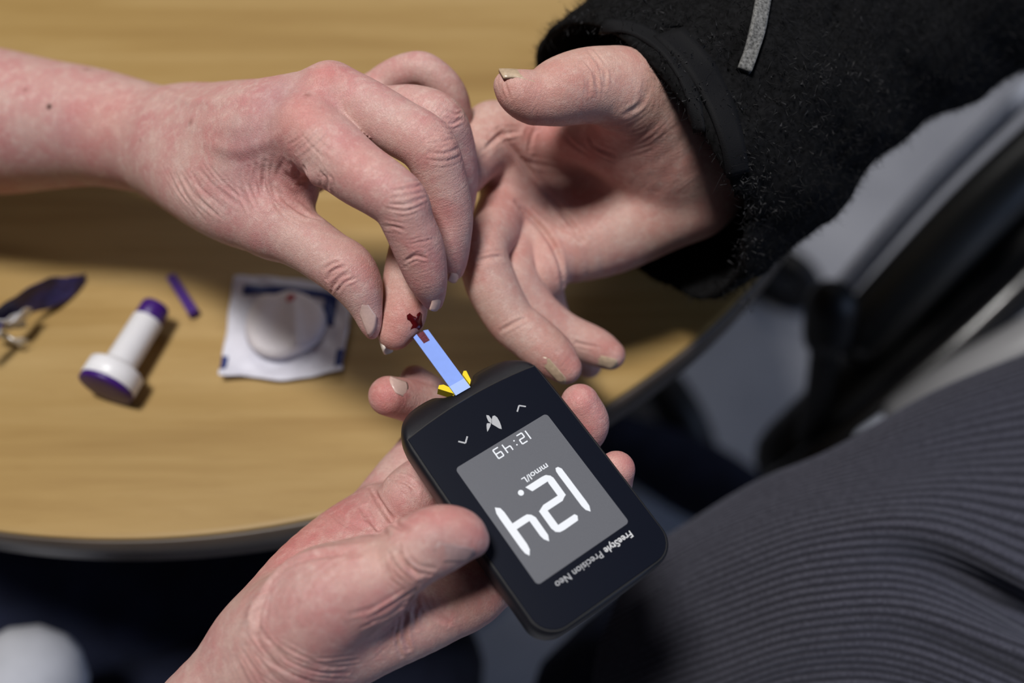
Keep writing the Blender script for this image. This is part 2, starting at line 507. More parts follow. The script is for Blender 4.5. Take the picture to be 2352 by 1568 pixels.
def vnormals(V, F):
    n = np.cross(V[F[:, 2]] - V[F[:, 0]], V[F[:, 3]] - V[F[:, 1]])
    out = np.zeros_like(V)
    for k in range(4):
        for a in range(3):
            out[:, a] += np.bincount(F[:, k], n[:, a], len(V))
    return out / (np.linalg.norm(out, axis=1)[:, None] + 1e-12)

def pix(V):
    d = -V[:, 2]
    return 1176 + FPX * V[:, 0] / d, 784 - FPX * V[:, 1] / d, d

class Front:
    """nearest visible surface point of a camera-frame mesh along an image direction"""
    BIN = 10.0
    def __init__(self, V, Nn):
        self.V, self.Nn = V, Nn
        x, y, d = pix(V)
        i = np.flatnonzero((Nn * -V).sum(1) > 0)
        bx = np.floor(x[i] / self.BIN).astype(np.int64); by = np.floor(y[i] / self.BIN).astype(np.int64)
        key = (by + 5000) * 100000 + bx + 5000
        o = np.argsort(key, kind='stable'); self.i = i[o]; self.key = key[o]
        self.x, self.y, self.d = x, y, d
    def at(self, px, py, r=6.0):
        for _ in range(6):
            x0, x1 = int(math.floor((px - r) / self.BIN)), int(math.floor((px + r) / self.BIN))
            parts = []
            for yb in range(int(math.floor((py - r) / self.BIN)), int(math.floor((py + r) / self.BIN)) + 1):
                a, b = np.searchsorted(self.key, [(yb + 5000) * 100000 + x0 + 5000, (yb + 5000) * 100000 + x1 + 5001])
                if b > a: parts.append(self.i[a:b])
            if parts:
                i = np.concatenate(parts)
                i = i[(np.abs(self.x[i] - px) < r) & (np.abs(self.y[i] - py) < r)]
                if len(i):
                    dm = self.d[i].min(); i = i[self.d[i] < dm + 2.5]
                    w = np.exp(-((self.x[i] - px) ** 2 + (self.y[i] - py) ** 2) / (2 * (r / 2) ** 2)); w /= w.sum()
                    nn = (self.Nn[i] * w[:, None]).sum(0)
                    return C(px, py, (self.d[i] * w).sum()), nn / np.linalg.norm(nn)
            r *= 1.8
        return None, None

def seg_dist(V, A, B):
    e = B - A; t = np.clip(((V - A) @ e) / (e @ e + 1e-9), 0, 1)
    return np.linalg.norm(V - A - t[:, None] * e, axis=1)

def wrinkle(V, Nn, front, lines):
    """press shallow furrows (and raise soft lips beside them) along image-traced skin creases"""
    disp = np.zeros(len(V))
    full = []
    for (pts, amp, w) in lines:
        if amp < 0: full.append((pts, amp, w)); continue
        full.append((pts, amp * 0.95, w * 0.68))
        q = np.array(pts, float); tg = q[-1] - q[0]; nn = np.array([-tg[1], tg[0]]) / (np.linalg.norm(tg) + 1e-9)
        if amp < 0.95:
            for o in (-13, -6.5, 6.5, 13):
                o2 = o + RNG.normal(0, 1.2); sh = RNG.normal(0, 0.10)
                full.append((q + nn * o2 + tg * sh + RNG.normal(0, 1.5, q.shape), amp * (0.42 if abs(o) < 8 else 0.28), w * 0.5))
    for (pts, amp, w) in full:
        s = catmull(np.array(pts, float), 6) if len(pts) > 2 else np.array([np.array(pts[0]) + (np.array(pts[1]) - np.array(pts[0])) * t for t in np.linspace(0, 1, 8)])
        P3 = [front.at(*p)[0] for p in s]
        P3 = [p for p in P3 if p is not None]
        if len(P3) < 2: continue
        Pm = np.array(P3); lo = Pm.min(0) - 5 * abs(w); hi = Pm.max(0) + 5 * abs(w)
        m = np.flatnonzero(((V > lo) & (V < hi)).all(1))
        if not len(m): continue
        dd = np.full(len(m), 1e3)
        n = len(P3); tt = np.zeros(len(m))
        for i in range(n - 1):
            if np.linalg.norm(P3[i + 1] - P3[i]) > 9: continue
            q = seg_dist(V[m], P3[i], P3[i + 1]); b = q < dd; dd[b] = q[b]; tt[b] = (i + 0.5) / (n - 1)
        fade = np.minimum(1, 4 * np.minimum(tt, 1 - tt) + 0.25)
        disp[m] += fade * (-amp * np.exp(-(dd / w) ** 2) + 0.38 * amp * np.exp(-((dd - 2.1 * w) / (1.1 * w)) ** 2))
    return V + Nn * disp[:, None]

def bulge(V, Nn, front, spots):
    for (px, py, r, amp) in spots:
        c, _ = front.at(px, py)
        if c is None: continue
        d = np.linalg.norm(V - c, axis=1)
        V = V + Nn * (amp * np.exp(-(d / r) ** 2))[:, None]
    return V

def paint(V, front, spots, base=(1, 1, 1)):
    col = np.tile(np.array(base, float), (len(V), 1))
    for s in spots:
        px, py, r, c, a = s[:5]
        p, _ = front.at(px, py) if len(s) < 6 else (C(px, py, s[5]), None)
        if p is None: continue
        d = np.linalg.norm(V - p, axis=1)
        w = (a * np.exp(-(d / r) ** 2))[:, None]
        col = col * (1 - w) + np.array(c) * w * np.array(base)
    return col

def vein(V, Nn, front, lines):
    return wrinkle(V, Nn, front, [(p, -a, w) for p, a, w in lines])

def nail(parent, base, tip, nrm, width, mat, curve=0.75, thick=0.45, name='fingernail', edge=None):
    """curved nail plate from its root to its free edge (image points with distance), outward normal in the camera frame"""
    b, t = C(*base), C(*tip)
    L = np.linalg.norm(t - b); d = (t - b) / L
    n = np.asarray(nrm, float); n -= d * (n @ d); n /= np.linalg.norm(n); s = np.cross(d, n)
    R = width / 2 / math.sin(curve)
    nu, nv = 13, 12
    V = []; F = []
    for lay in (0, 1):
        for j in range(nv):
            v = j / (nv - 1)
            for i in range(nu):
                u = -1 + 2 * i / (nu - 1)
                a = curve * u * (0.86 + 0.14 * math.sin(math.pi * min(1, v * 1.2 + 0.15)))
                y = L * v - (0.30 * width * u * u * 0.5 * (v - 0.15))
                y += (1 - v) * 0.16 * width * u * u
                p = b + d * y + s * (R * math.sin(a)) + n * (R * (math.cos(a) - 1) - 0.05 * L * (2 * v - 1) ** 2) - n * thick * lay
                V.append(p)
    o = nu * nv
    for j in range(nv - 1):
        for i in range(nu - 1):
            a, b2, c, e = j * nu + i, j * nu + i + 1, (j + 1) * nu + i + 1, (j + 1) * nu + i
            F.append((a, b2, c, e)); F.append((o + a, o + e, o + c, o + b2))
    rim = [(i, i + 1) for i in range(nu - 1)] + [(j * nu + nu - 1, (j + 1) * nu + nu - 1) for j in range(nv - 1)] + \
          [((nv - 1) * nu + i + 1, (nv - 1) * nu + i) for i in range(nu - 1)] + [((j + 1) * nu, j * nu) for j in range(nv - 1)]
    for a, c in rim: F.append((c, a, a + o, c + o))
    return mesh_obj(name, toW(np.array(V)), F, mat, parent)

def nail_drape(parent, front, quad, mat, lift=0.3, thick=0.7, over=0.6, name='fingernail'):
    """thin nail plate following the skin inside an outline: root-left, root-right, tip-right, tip-left; the free edge runs past the skin"""
    q = np.array(quad, float); nu, nv = 11, 11
    G = np.zeros((nv, nu, 6))
    for j in range(nv):
        for i in range(nu):
            u, v = i / (nu - 1), j / (nv - 1); s = 2 * u - 1
            v2 = 0.02 + v * 0.98; v2 = v2 + (0.16 * s * s) * (1 - v) - (0.14 * s * s) * v
            px = (q[0] * (1 - u) + q[1] * u) * (1 - v2) + (q[3] * (1 - u) + q[2] * u) * v2
            c, nn = front.at(px[0], px[1], 7); G[j, i] = np.hstack([c, nn])
    for _ in range(3):
        H = G.copy(); H[1:-1] = (G[:-2] + 2 * G[1:-1] + G[2:]) / 4; G = H.copy(); H[:, 1:-1] = (G[:, :-2] + 2 * G[:, 1:-1] + G[:, 2:]) / 4; G = H
    pos, nn = G[..., :3], G[..., 3:] / np.linalg.norm(G[..., 3:], axis=2)[..., None]
    ll = (np.linspace(-0.3, 1, nv) ** 1 * lift)[:, None, None] + 0.10
    d = pos[-1] - pos[-3]; pos[-1] += d / (np.linalg.norm(d, axis=1)[:, None] + 1e-9) * over
    V = np.vstack([(pos + nn * ll).reshape(-1, 3), (pos + nn * (ll - thick)).reshape(-1, 3)]); o = nu * nv; F = []
    for j in range(nv - 1):
        for i in range(nu - 1):
            a, b, c, e = j * nu + i, j * nu + i + 1, (j + 1) * nu + i + 1, (j + 1) * nu + i
            F += [(a, b, c, e), (o + a, o + e, o + c, o + b)]
    rim = [(i, i + 1) for i in range(nu - 1)] + [(j * nu + nu - 1, (j + 1) * nu + nu - 1) for j in range(nv - 1)] + [((nv - 1) * nu + i + 1, (nv - 1) * nu + i) for i in range(nu - 1)] + [((j + 1) * nu, j * nu) for j in range(nv - 1)]
    for a, c in rim: F.append((c, a, a + o, c + o))
    return mesh_obj(name, toW(V), F, mat, parent)

def bounds(chains, pad):
    lo = np.full(3, 1e9); hi = -lo
    for ch in chains:
        for p in ch:
            c = C(p[0], p[1], p[2]); lo = np.minimum(lo, c - p[3]); hi = np.maximum(hi, c + p[3])
    return lo - pad, hi + pad

def make_limb(name, parent, palm, fingers, mat, h=0.9, kpalm=9.0, lines=(), bulges=(), spots=(), base=(1, 1, 1), flats=None, veins=(), kfin=1.0, soft=()):
    chains = list(palm) + [c[0] if isinstance(c, tuple) else c for c in fingers] + list(soft)
    lo, hi = bounds(chains, 4)
    f = Field(lo, hi, h)
    for i, ch in enumerate(palm):
        f.add(ch, kpalm, flat=(flats or {}).get(i))
    for ch in soft:
        f.add(ch, 5.0)
    for ch in fingers:
        kr = 7.0
        if isinstance(ch, tuple): ch, kr = ch
        f.add(ch, kfin, root=ch[0][:3], kroot=kr, rootr=ch[0][3] * 1.35)
    V, F = f.mesh()
    V, F = refine(V, F)
    Nn = vnormals(V, F); fr = Front(V, Nn)
    V = bulge(V, Nn, fr, bulges)
    V = vein(V, Nn, fr, veins)
    V = wrinkle(V, Nn, fr, lines)
    fr = Front(V, Nn)
    col = paint(V, fr, spots, base)
    o = mesh_obj(name, toW(V), F, mat, parent, colors=col, along=along_chains(V, chains))
    return o, fr

# ------------------------------------------------------------------ the setting and the table
fl = mesh_obj('floor', [(-4, -4, 0), (4, -4, 0), (4, 5, 0), (-4, 5, 0)], [(0, 1, 2, 3)], M['floor'], smooth=False)
tag(fl, 'grey-blue vinyl floor below the table', kind='structure')

TC = np.array([-0.156, 0.4915]); TR = 0.351
tb = thing('round_table', (TC[0], TC[1], 0), 'round table with pale beech-look top and dark edge', 'table')
TT = 0.024
V, F = lathe([(0, TR - 0.012), (0.0, TR - 0.004), (0.0016, TR - 0.0012), (TT - 0.0016, TR - 0.0012), (TT - 0.0004, TR - 0.0016), (TT, TR - 0.0032)], (TC[0], TC[1], TABLE_Z - TT), (0, 0, 1), 256)
top = mesh_obj('tabletop', V, F, M['wood'], tb, smooth=False)
V = []; F = []
n = 256
for k in range(n):
    a = 2 * math.pi * k / n; c, s = math.cos(a), math.sin(a)
    for r, z in ((TR - 0.0012, TABLE_Z - 0.0020), (TR, TABLE_Z - 0.0028), (TR, TABLE_Z - TT + 0.002), (TR - 0.0012, TABLE_Z - TT + 0.001)):
        V.append((TC[0] + r * c, TC[1] + r * s, z))
for k in range(n):
    k2 = (k + 1) % n
    for j in range(3): F.append((k * 4 + j, k * 4 + j + 1, k2 * 4 + j + 1, k2 * 4 + j))
    F.append((k * 4 + 3, k * 4, k2 * 4, k2 * 4 + 3))
mesh_obj('edge_band', V, F, M['edge'], tb)
V, F = lathe([(0.03, 0.03), (0.05, 0.028), (0.62, 0.028), (0.69, 0.028), (0.70, 0.10), (0.706, 0.10)], (TC[0], TC[1], 0), (0, 0, 1), 32)
mesh_obj('column', V, F, M['steel'], tb)
V, F = lathe([(0, 0.21), (0.01, 0.21), (0.018, 0.19), (0.03, 0.05), (0.04, 0.03)], (TC[0], TC[1], 0), (0, 0, 1), 48)
mesh_obj('foot', V, F, M['steel'], tb)

# ------------------------------------------------------------------ glucose meter
MR = np.array([[-0.8059, 0.5767, 0.134], [-0.4542, -0.7474, 0.4849], [0.3798, 0.3299, 0.8643]])
MT = np.array([6.406, -44.26, -311.15])
def mloc(v):
    return np.asarray(v, float) @ MR.T + MT
def mW(v):
    return toW(mloc(v))
mcen = mW([[0, 0, -14]])[0]
meter = thing('glucose_meter', mcen, 'black handheld blood glucose meter with lit grey screen reading 12.4', 'glucose meter')

def meter_outline(ins=0.0):
    half = [(0.0, -40.6), (4.6, -40.6), (6.2, -41.6), (7.6, -43.0), (9.5, -43.6), (13, -43.6), (17, -43.0), (20.5, -41.4), (23.4, -38.8), (25.3, -35.6), (26.2, -32), (26.5, -28), (26.7, -10), (26.7, 10), (26.5, 30)]
    r = 9.0
    for k in range(9):
        a = math.radians(90 * k / 8); half.append((26.5 - r + r * math.cos(a), 42.3 - r * 0.9 + 0.9 * r * math.sin(a)))
    half += [(10, 42.7), (0.0, 42.8)]
    h = catmull(half, 4)
    right = h; left = h[1:-1][::-1] * np.array([-1, 1])
    o = np.vstack([right, left])
    if ins:
        nx = np.roll(o, -1, 0) - np.roll(o, 1, 0); nn = np.stack([-nx[:, 1], nx[:, 0]], 1); nn /= np.linalg.norm(nn, axis=1)[:, None] + 1e-9
        o = o + nn * ins
    return o
def meter_z(x, y):
    t = np.maximum(0, -33.0 - y)
    return -0.045 * t * t - 0.25 * t * (t > 0) * 0.4
TH = 14.0
o0 = meter_outline(); n0 = len(o0)
rings = [(1.9, 0.0, 1), (1.1, -0.18, 1), (0.4, -0.8, 1), (0.0, -1.9, 0.8), (0.0, -4.5, 0.4), (0.3, -9, 0), (1.4, -12.2, 0), (3.6, -13.6, 0), (6, -TH, 0)]
V = []; F = []
inner = meter_outline(1.9)
for s in (0.0, 0.35, 0.6, 0.78, 0.9, 0.96):
    for p in inner: V.append((p[0] * s, p[1] * s, float(meter_z(p[0] * s, p[1] * s))))
for ins, z, w in rings:
    q = meter_outline(ins) if ins else o0
    for p in q: V.append((p[0], p[1], z + w * float(meter_z(p[0], p[1]))))
for s in (0.6, 0.0):
    q = meter_outline(6)
    for p in q: V.append((p[0] * s, p[1] * s, -TH))
nr = len(V) // n0
for i in range(nr - 1):
    for k in range(n0):
        k2 = (k + 1) % n0
        F.append((i * n0 + k, (i + 1) * n0 + k, (i + 1) * n0 + k2, i * n0 + k2))
mesh_obj('case', mW(V), F, M['case'], meter)

# front panel with an arched lower edge
def panel_outline():
    r = 7.6; pts = []
    for k in range(13):
        x = -24.9 + 49.8 * k / 12; pts.append((x, -33.0 - 2.0 * (1 - (x / 24.9) ** 2)))
    pts += [(25.2, -20), (25.3, 0), (25.3, 20)]
    for k in range(8):
        a = math.radians(90 * k / 7); pts.append((25.2 - r + r * math.cos(a), 41.2 - r + r * math.sin(a)))
    for k in range(8):
        a = math.radians(90 + 90 * k / 7); pts.append((-25.2 + r + r * math.cos(a), 41.2 - r + r * math.sin(a)))
    pts += [(-25.3, 20), (-25.3, 0), (-25.2, -20)]
    return pts
def mslab(name, outline, z, thick, mat, parent, bevel=0.0, smooth=False):
    V, F = slab(outline, thick, bevel)
    V = np.array(V) + np.array([0, 0, z])
    return mesh_obj(name, mW(V), F, mat, parent, smooth=smooth)
pan = mslab('front_panel', panel_outline(), 0.42, 0.5, M['panel'], meter, 0.16)
# the fine seam round the panel
po = np.array(panel_outline()); V = []; F = []
for p in po:
    u = p / np.linalg.norm(p); V += [(*(p + u * 0.02), 0.08), (*(p + u * 0.42), 0.08), (*(p + u * 0.42), -0.1), (*(p + u * 0.02), -0.1)]
for k in range(len(po)):
    k2 = (k + 1) % len(po)
    for j in range(4): F.append((k * 4 + j, k2 * 4 + j, k2 * 4 + (j + 1) % 4, k * 4 + (j + 1) % 4))
mesh_obj('seam', mW(V), F, M['rubber'], meter, smooth=False)

scr = mslab('screen', rrect(-17.9, -16.9, 17.9, 26.9, 1.3), 0.46, 0.1, M['screen'], meter)
ZD = 0.52
def strokes(name, polys, mat, parent, z=ZD):
    V = []; F = []
    for ip, pl in enumerate(polys):
        b = len(V); v, f = slab(pl, 0.05)
        V += [(x, y, zz + z + 0.004 * ip) for x, y, zz in v]; F += [tuple(i + b for i in q) for q in f]
    return mesh_obj(name, mW(V), F, mat, parent, smooth=False)
def ccw(p):
    a = sum(p[i][0] * p[(i + 1) % len(p)][1] - p[(i + 1) % len(p)][0] * p[i][1] for i in range(len(p)))
    return p if a > 0 else p[::-1]
def poly(*p): return ccw(list(p))
# big reading 12.4 in rounded seven-segment strokes (x to the right of the reader, y up)
one = poly((-10.6, 1.2), (-9.9, 0.1), (-9.0, 0.0), (-8.5, 1.0), (-8.4, 2.5), (-8.4, 14.5), (-8.7, 16.2), (-9.7, 17.5), (-10.5, 15.8), (-10.6, 14))
two = [poly((-4.6, 17.6), (-5.4, 16.3), (-4.9, 15.4), (1.4, 15.4), (3.2, 15.9), (3.6, 16.6), (2.4, 17.5), (0.9, 17.7)),
       poly((1.5, 16.0), (1.5, 9.7), (2.4, 8.5), (3.9, 8.6), (3.95, 15.2), (3.5, 16.5)),
       poly((-4.4, 9.9), (-6.1, 8.9), (-4.9, 7.7), (1.6, 7.7), (3.7, 8.6), (2.6, 9.9)),
       poly((-6.5, 2.2), (-6.0, 1.0), (-4.3, 1.9), (-4.1, 3.0), (-4.1, 8.0), (-4.6, 9.6), (-6.4, 8.9)),
       poly((-6.2, 1.3), (-5.0, 0.2), (-3.6, 0.0), (2.9, 0.0), (1.8, 2.25), (-4.2, 2.25))]
four = [poly((6.9, 18.0), (6.0, 16.2), (5.9, 9.6), (6.6, 8.2), (8.2, 9.0), (8.2, 15.2), (7.9, 16.6)),
        poly((6.4, 8.4), (7.6, 7.4), (9, 7.3), (13.6, 7.3), (13.6, 9.5), (8.1, 9.5)),
        poly((14.6, 18.3), (13.4, 16.8), (13.1, 15), (13.1, 3.0), (13.4, 1.3), (14.7, 0.2), (15.4, 2.0), (15.5, 4), (15.5, 15), (15.3, 17))]
dotp = [[(5.1 + 0.95 * math.cos(a), 0.7 + 0.95 * math.sin(a)) for a in np.linspace(0, 2 * math.pi, 16, endpoint=False)]]
strokes('digit', [one], M['digit'], scr); strokes('digit', two, M['digit'], scr)
strokes('decimal_point', dotp, M['digit'], scr); strokes('digit', four, M['digit'], scr)
# clock 12:49
def seg(x0, y0, x1, y1, w=0.42):
    d = np.array([x1 - x0, y1 - y0]); d = d / np.linalg.norm(d); n = np.array([-d[1], d[0]]) * w / 2
    return ccw([tuple(np.array([x0, y0]) + n), tuple(np.array([x0, y0]) - n), tuple(np.array([x1, y1]) - n), tuple(np.array([x1, y1]) + n)])
def seven(x, y, w, h, on):
    X0, X1, Y0, Y1, Ym = x, x + w, y, y + h, y + h / 2
    S = {'a': (X0, Y1, X1, Y1), 'b': (X1, Y1, X1, Ym), 'c': (X1, Ym, X1, Y0), 'd': (X0, Y0, X1, Y0), 'e': (X0, Ym, X0, Y0), 'f': (X0, Y1, X0, Ym), 'g': (X0, Ym, X1, Ym)}
    return [seg(*S[c]) for c in on]
strokes('clock_digit', seven(-10.3, -15.6, 2.0, 3.3, 'bc'), M['digit'], scr)
strokes('clock_digit', seven(-6.9, -15.6, 2.0, 3.3, 'abged'), M['digit'], scr)
strokes('clock_colon', [rrect(-3.5, -13.3, -3.0, -12.8, 0.2, 2), rrect(-3.5, -14.9, -3.0, -14.4, 0.2, 2)], M['digit'], scr)
strokes('clock_digit', seven(-1.2, -15.6, 2.0, 3.3, 'fgbc'), M['digit'], scr)
strokes('clock_digit', seven(2.4, -15.6, 2.0, 3.3, 'abcdfg'), M['digit'], scr)

def text(name, s, x, y, size, mat, parent, align='LEFT', bold=0.0, squeeze=1.0, z=ZD):
    cu = bpy.data.curves.new(name, 'FONT'); cu.body = s; cu.size = size; cu.align_x = align; cu.resolution_u = 3; cu.offset = bold
    ob = bpy.data.objects.new(name, cu); COL.objects.link(ob)
    dg = bpy.context.evaluated_depsgraph_get()
    me = bpy.data.meshes.new_from_object(ob.evaluated_get(dg))
    bpy.data.objects.remove(ob, do_unlink=True)
    V = np.array([(v.co.x * squeeze + x, v.co.y + y, z) for v in me.vertices]); F = [tuple(p.vertices) for p in me.polygons]
    w = V[:, 0].max()
    mesh_obj(name, mW(V), F, mat, parent, smooth=False)
    return w
text('unit_text', 'mmol/L', -7.6, -3.0, 2.9, M['digit'], scr, bold=0.03, squeeze=1.12)
w = text('brand_text', 'FreeStyle', -16.4, 29.0, 3.1, M['print_white'], meter, bold=0.04, squeeze=0.93, z=0.44)
text('brand_text', 'Precision Neo', w + 1.0, 29.0, 3.1, M['print_grey'], meter, bold=0.015, squeeze=1.0, z=0.44)
strokes('down_button', [seg(11.9, -24.0, 10.3, -22.3, 0.5), seg(10.3, -22.3, 8.5, -23.9, 0.5)], M['print_grey'], meter, 0.46)
strokes('up_button', [seg(-10.1, -22.4, -11.9, -23.9, 0.5), seg(-11.9, -23.9, -13.6, -22.4, 0.5)], M['print_grey'], meter, 0.46)
bf = [poly((-0.6, -23.4), (-0.2, -24.6), (-0.5, -26.0), (-0.9, -26.8), (-1.5, -26.2), (-1.5, -24.8)),
      poly((-0.6, -23.2), (-1.5, -24.6), (-2.4, -25.4), (-3.1, -25.2), (-3.4, -24.2), (-3.2, -22.6), (-2.8, -21.2), (-2.3, -20.1), (-1.7, -20.7), (-1.2, -21.9)),
      poly((-0.5, -23.6), (0.6, -24.3), (1.1, -23.8), (1.7, -22.8), (2.2, -21.8), (1.3, -22.2), (0.2, -22.9))]
strokes('butterfly_button', bf, M['print_grey'], meter, 0.46)
# yellow strip port
def mbox(name, pts, z0, z1, mat, parent):
    V, F = slab(ccw(pts), z1 - z0); V = np.array(V) + np.array([0, 0, z1])
    return mesh_obj(name, mW(V), F, mat, parent, smooth=False)
mbox('strip_port', [(3.2, -39.2), (4.2, -40.4), (6.6, -43.4), (5.6, -44.3), (4.2, -43.7), (3.2, -42.0)], -5.0, -1.1, M['port_yellow'], meter)
mbox('strip_port', [(-3.2, -39.2), (-4.4, -40.4), (-5.0, -44.0), (-4.2, -44.4), (-3.2, -43.6)], -5.0, -1.1, M['port_yellow'], meter)
mbox('strip_port', [(-3.4, -39.0), (3.4, -39.0), (3.4, -42.6), (-3.4, -42.6)], -5.0, -2.4, M['port_yellow'], meter)

# test strip
def sW(v): return mW(v)
strip = thing('test_strip', mW([[0, -52, -2]])[0], 'narrow pale blue test strip plugged into the meter touching the bleeding finger', 'test strip')
def smesh(name, pts, z0, z1, mat):
    V, F = slab(ccw(pts), z1 - z0); V = np.array(V) + np.array([0, 0, z1])
    V[:, 2] += np.where(V[:, 1] < -44, -0.0, 0.0)
    return mesh_obj(name, mW(V), F, mat, strip, smooth=False)
smesh('strip_body', [(-2.9, -38.6), (2.9, -38.6), (2.9, -63.8), (1.35, -64.3), (1.2, -60.0), (-1.2, -60.0), (-1.35, -64.3), (-2.9, -63.8)][::-1], -1.9, -1.5, M['strip'])
smesh('sample_window', [(-1.2, -64.2), (1.2, -64.2), (1.2, -60.0), (-1.2, -60.0)], -1.9, -1.52, M['strip_window'])
smesh('end_cover', [(-2.9, -38.4), (2.9, -38.4), (2.9, -42.2), (-2.9, -42.2)], -1.5, -1.42, M['strip_pale'])

# ------------------------------------------------------------------ things lying on the table
def T(px, py, z=0.0): return onplane(px, py, TABLE_Z + z)

# single-use lancet lying on its side
a = T(368, 712, 0.0075); b = T(252, 900, 0.0075)
ax = b - a; ax[2] = 0; LL = np.linalg.norm(ax); ax /= LL
lan = thing('lancet', [*(((a + b) / 2)[:2]), TABLE_Z], 'white T-shaped single-use lancet with purple tip and purple base disc', 'lancet')
zc = TABLE_Z + 0.0118
a[2] = zc; b[2] = zc
r1 = 0.0062; r2 = 0.0118
V, F = lathe([(0, r1 * 0.5), (0.0006, r1 * 0.9), (0.002, r1), (LL * 0.19, r1), (LL * 0.20, r1 * 0.95)], a, ax, 32); mesh_obj('lancet_tip', V, F, M['purple_plastic'], lan)
V, F = lathe([(LL * 0.19, r1 * 0.96), (LL * 0.20, r1 * 1.04), (LL * 0.72, r1 * 1.08), (LL * 0.76, r1 * 1.35), (LL * 0.78, r2 * 0.9), (LL * 0.80, r2), (LL * 0.975, r2), (LL * 0.98, r2 * 0.97)], a, ax, 40); mesh_obj('lancet_body', V, F, M['white_plastic'], lan)
V, F = lathe([(LL * 0.975, r2 * 0.96), (LL * 0.98, r2 * 0.985), (LL * 1.025, r2 * 0.98), (LL * 1.035, r2 * 0.9), (LL * 1.036, r2 * 0.3)], a, ax, 40); mesh_obj('base_disc', V, F, M['purple_plastic'], lan)

# twisted-off purple lancet cap stick
a = T(392, 634, 0.0025); b = T(447, 722, 0.0025)
cap = thing('purple_stick', [*(((a + b) / 2)[:2]), TABLE_Z], 'slim dark purple plastic stick, a twisted-off cap', 'stick')
ax = (b - a) / np.linalg.norm(b - a); sd = np.cross(ax, [0, 0, 1.0]); Lc = np.linalg.norm(b - a)
V = []; F = []
prof = [(0, 0.0012), (0.0012, 0.0021), (Lc * 0.6, 0.0021), (Lc - 0.002, 0.0023), (Lc, 0.0012)]
for hh, ww in prof:
    for (i, j) in ((-1, -1), (1, -1), (1, 1), (-1, 1)): V.append(a + ax * hh + sd * ww * i + np.array([0, 0, 1]) * (ww * 0.9 * j))
for i in range(len(prof) - 1):
    for k in range(4):
        k2 = (k + 1) % 4; F.append((i * 4 + k, i * 4 + k2, i * 4 + 4 + k2, i * 4 + 4 + k))
F += [(3, 2, 1, 0), (16, 17, 18, 19)]
mesh_obj('stick', V, F, M['purple_plastic'], cap, smooth=False)
e = a + ax * Lc * 0.93
V, F = lathe([(0, 0.001), (0.0004, 0.0026), (0.0018, 0.0026), (0.0022, 0.001)], e, ax, 16); mesh_obj('collar', V, F, M['purple_plastic'], cap)

# swab packet: creased paper sachet, patches of blue print; cotton pad on top
pk_px = [[(538, 632), (600, 633), (680, 640), (760, 655), (806, 690)],
         [(528, 690), (600, 690), (680, 693), (750, 700), (802, 735)],
         [(520, 760), (590, 757), (665, 757), (740, 765), (795, 780)],
         [(508, 830), (580, 830), (655, 832), (730, 830), (787, 822)],
         [(501, 860), (570, 863), (640, 873), (715, 864), (786, 846)]]
pk_z = [[5, 4, 3, 4, 6], [2, 2, 2, 2, 6], [1.5, 2, 2, 2, 5], [3, 1.5, 1.0, 2, 4], [6, 3.5, 3.0, 3, 5]]
nu = 41
grid = np.array([[T(*pk_px[j][i], pk_z[j][i] * 0.001) for i in range(5)] for j in range(5)])
def bicub(g, nu, nv):
    rows = np.array([catmull(g[j], (nu - 1) // (g.shape[1] - 1)) for j in range(g.shape[0])])
    return np.array([catmull(rows[:, i], (nv - 1) // (g.shape[0] - 1)) for i in range(rows.shape[1])]).transpose(1, 0, 2)
PG = bicub(grid, nu, nu)
PG[..., 2] += 0.0006 * np.sin(np.arange(nu)[:, None] * 0.55 + 1.2 * np.sin(np.arange(nu)[None, :] * 0.3)) * np.cos(np.arange(nu)[None, :] * 0.37)
PG[..., 2] = np.maximum(PG[..., 2], TABLE_Z + 0.0008)
pk = thing('swab_packet', [*PG[20, 20][:2], TABLE_Z], 'opened white swab packet with navy blue printed bars under a cotton pad', 'packet')
def sheet(name, G, t, mat, parent):
    nv, nuu = G.shape[:2]; V = np.vstack([G.reshape(-1, 3), G.reshape(-1, 3) - np.array([0, 0, t])]); o = nv * nuu; F = []
    for j in range(nv - 1):
        for i in range(nuu - 1):
            a, b, c, d = j * nuu + i, j * nuu + i + 1, (j + 1) * nuu + i + 1, (j + 1) * nuu + i
            F += [(a, d, c, b), (o + a, o + b, o + c, o + d)]
    rim = [(i, i + 1) for i in range(nuu - 1)] + [(j * nuu + nuu - 1, (j + 1) * nuu + nuu - 1) for j in range(nv - 1)] + [((nv - 1) * nuu + i + 1, (nv - 1) * nuu + i) for i in range(nuu - 1)] + [((j + 1) * nuu, j * nuu) for j in range(nv - 1)]
    for a, c in rim: F.append((a, c, c + o, a + o))
    return mesh_obj(name, V, F, mat, parent)
sheet('sachet', PG, 0.0007, M['paper'], pk)
up = np.array([0, 0, 0.0003])
sheet('printed_bar', PG[4:9, 4:35] + up, 0.0002, M['print_blue'], pk)
sheet('printed_bar', PG[8:18, 29:35] + up, 0.0002, M['print_blue'], pk)
sheet('printed_bar', PG[25:37, 37:41] + up, 0.0002, M['print_blue'], pk)
sheet('printed_bar', PG[28:36, 0:3] + up, 0.0002, M['print_blue'], pk)

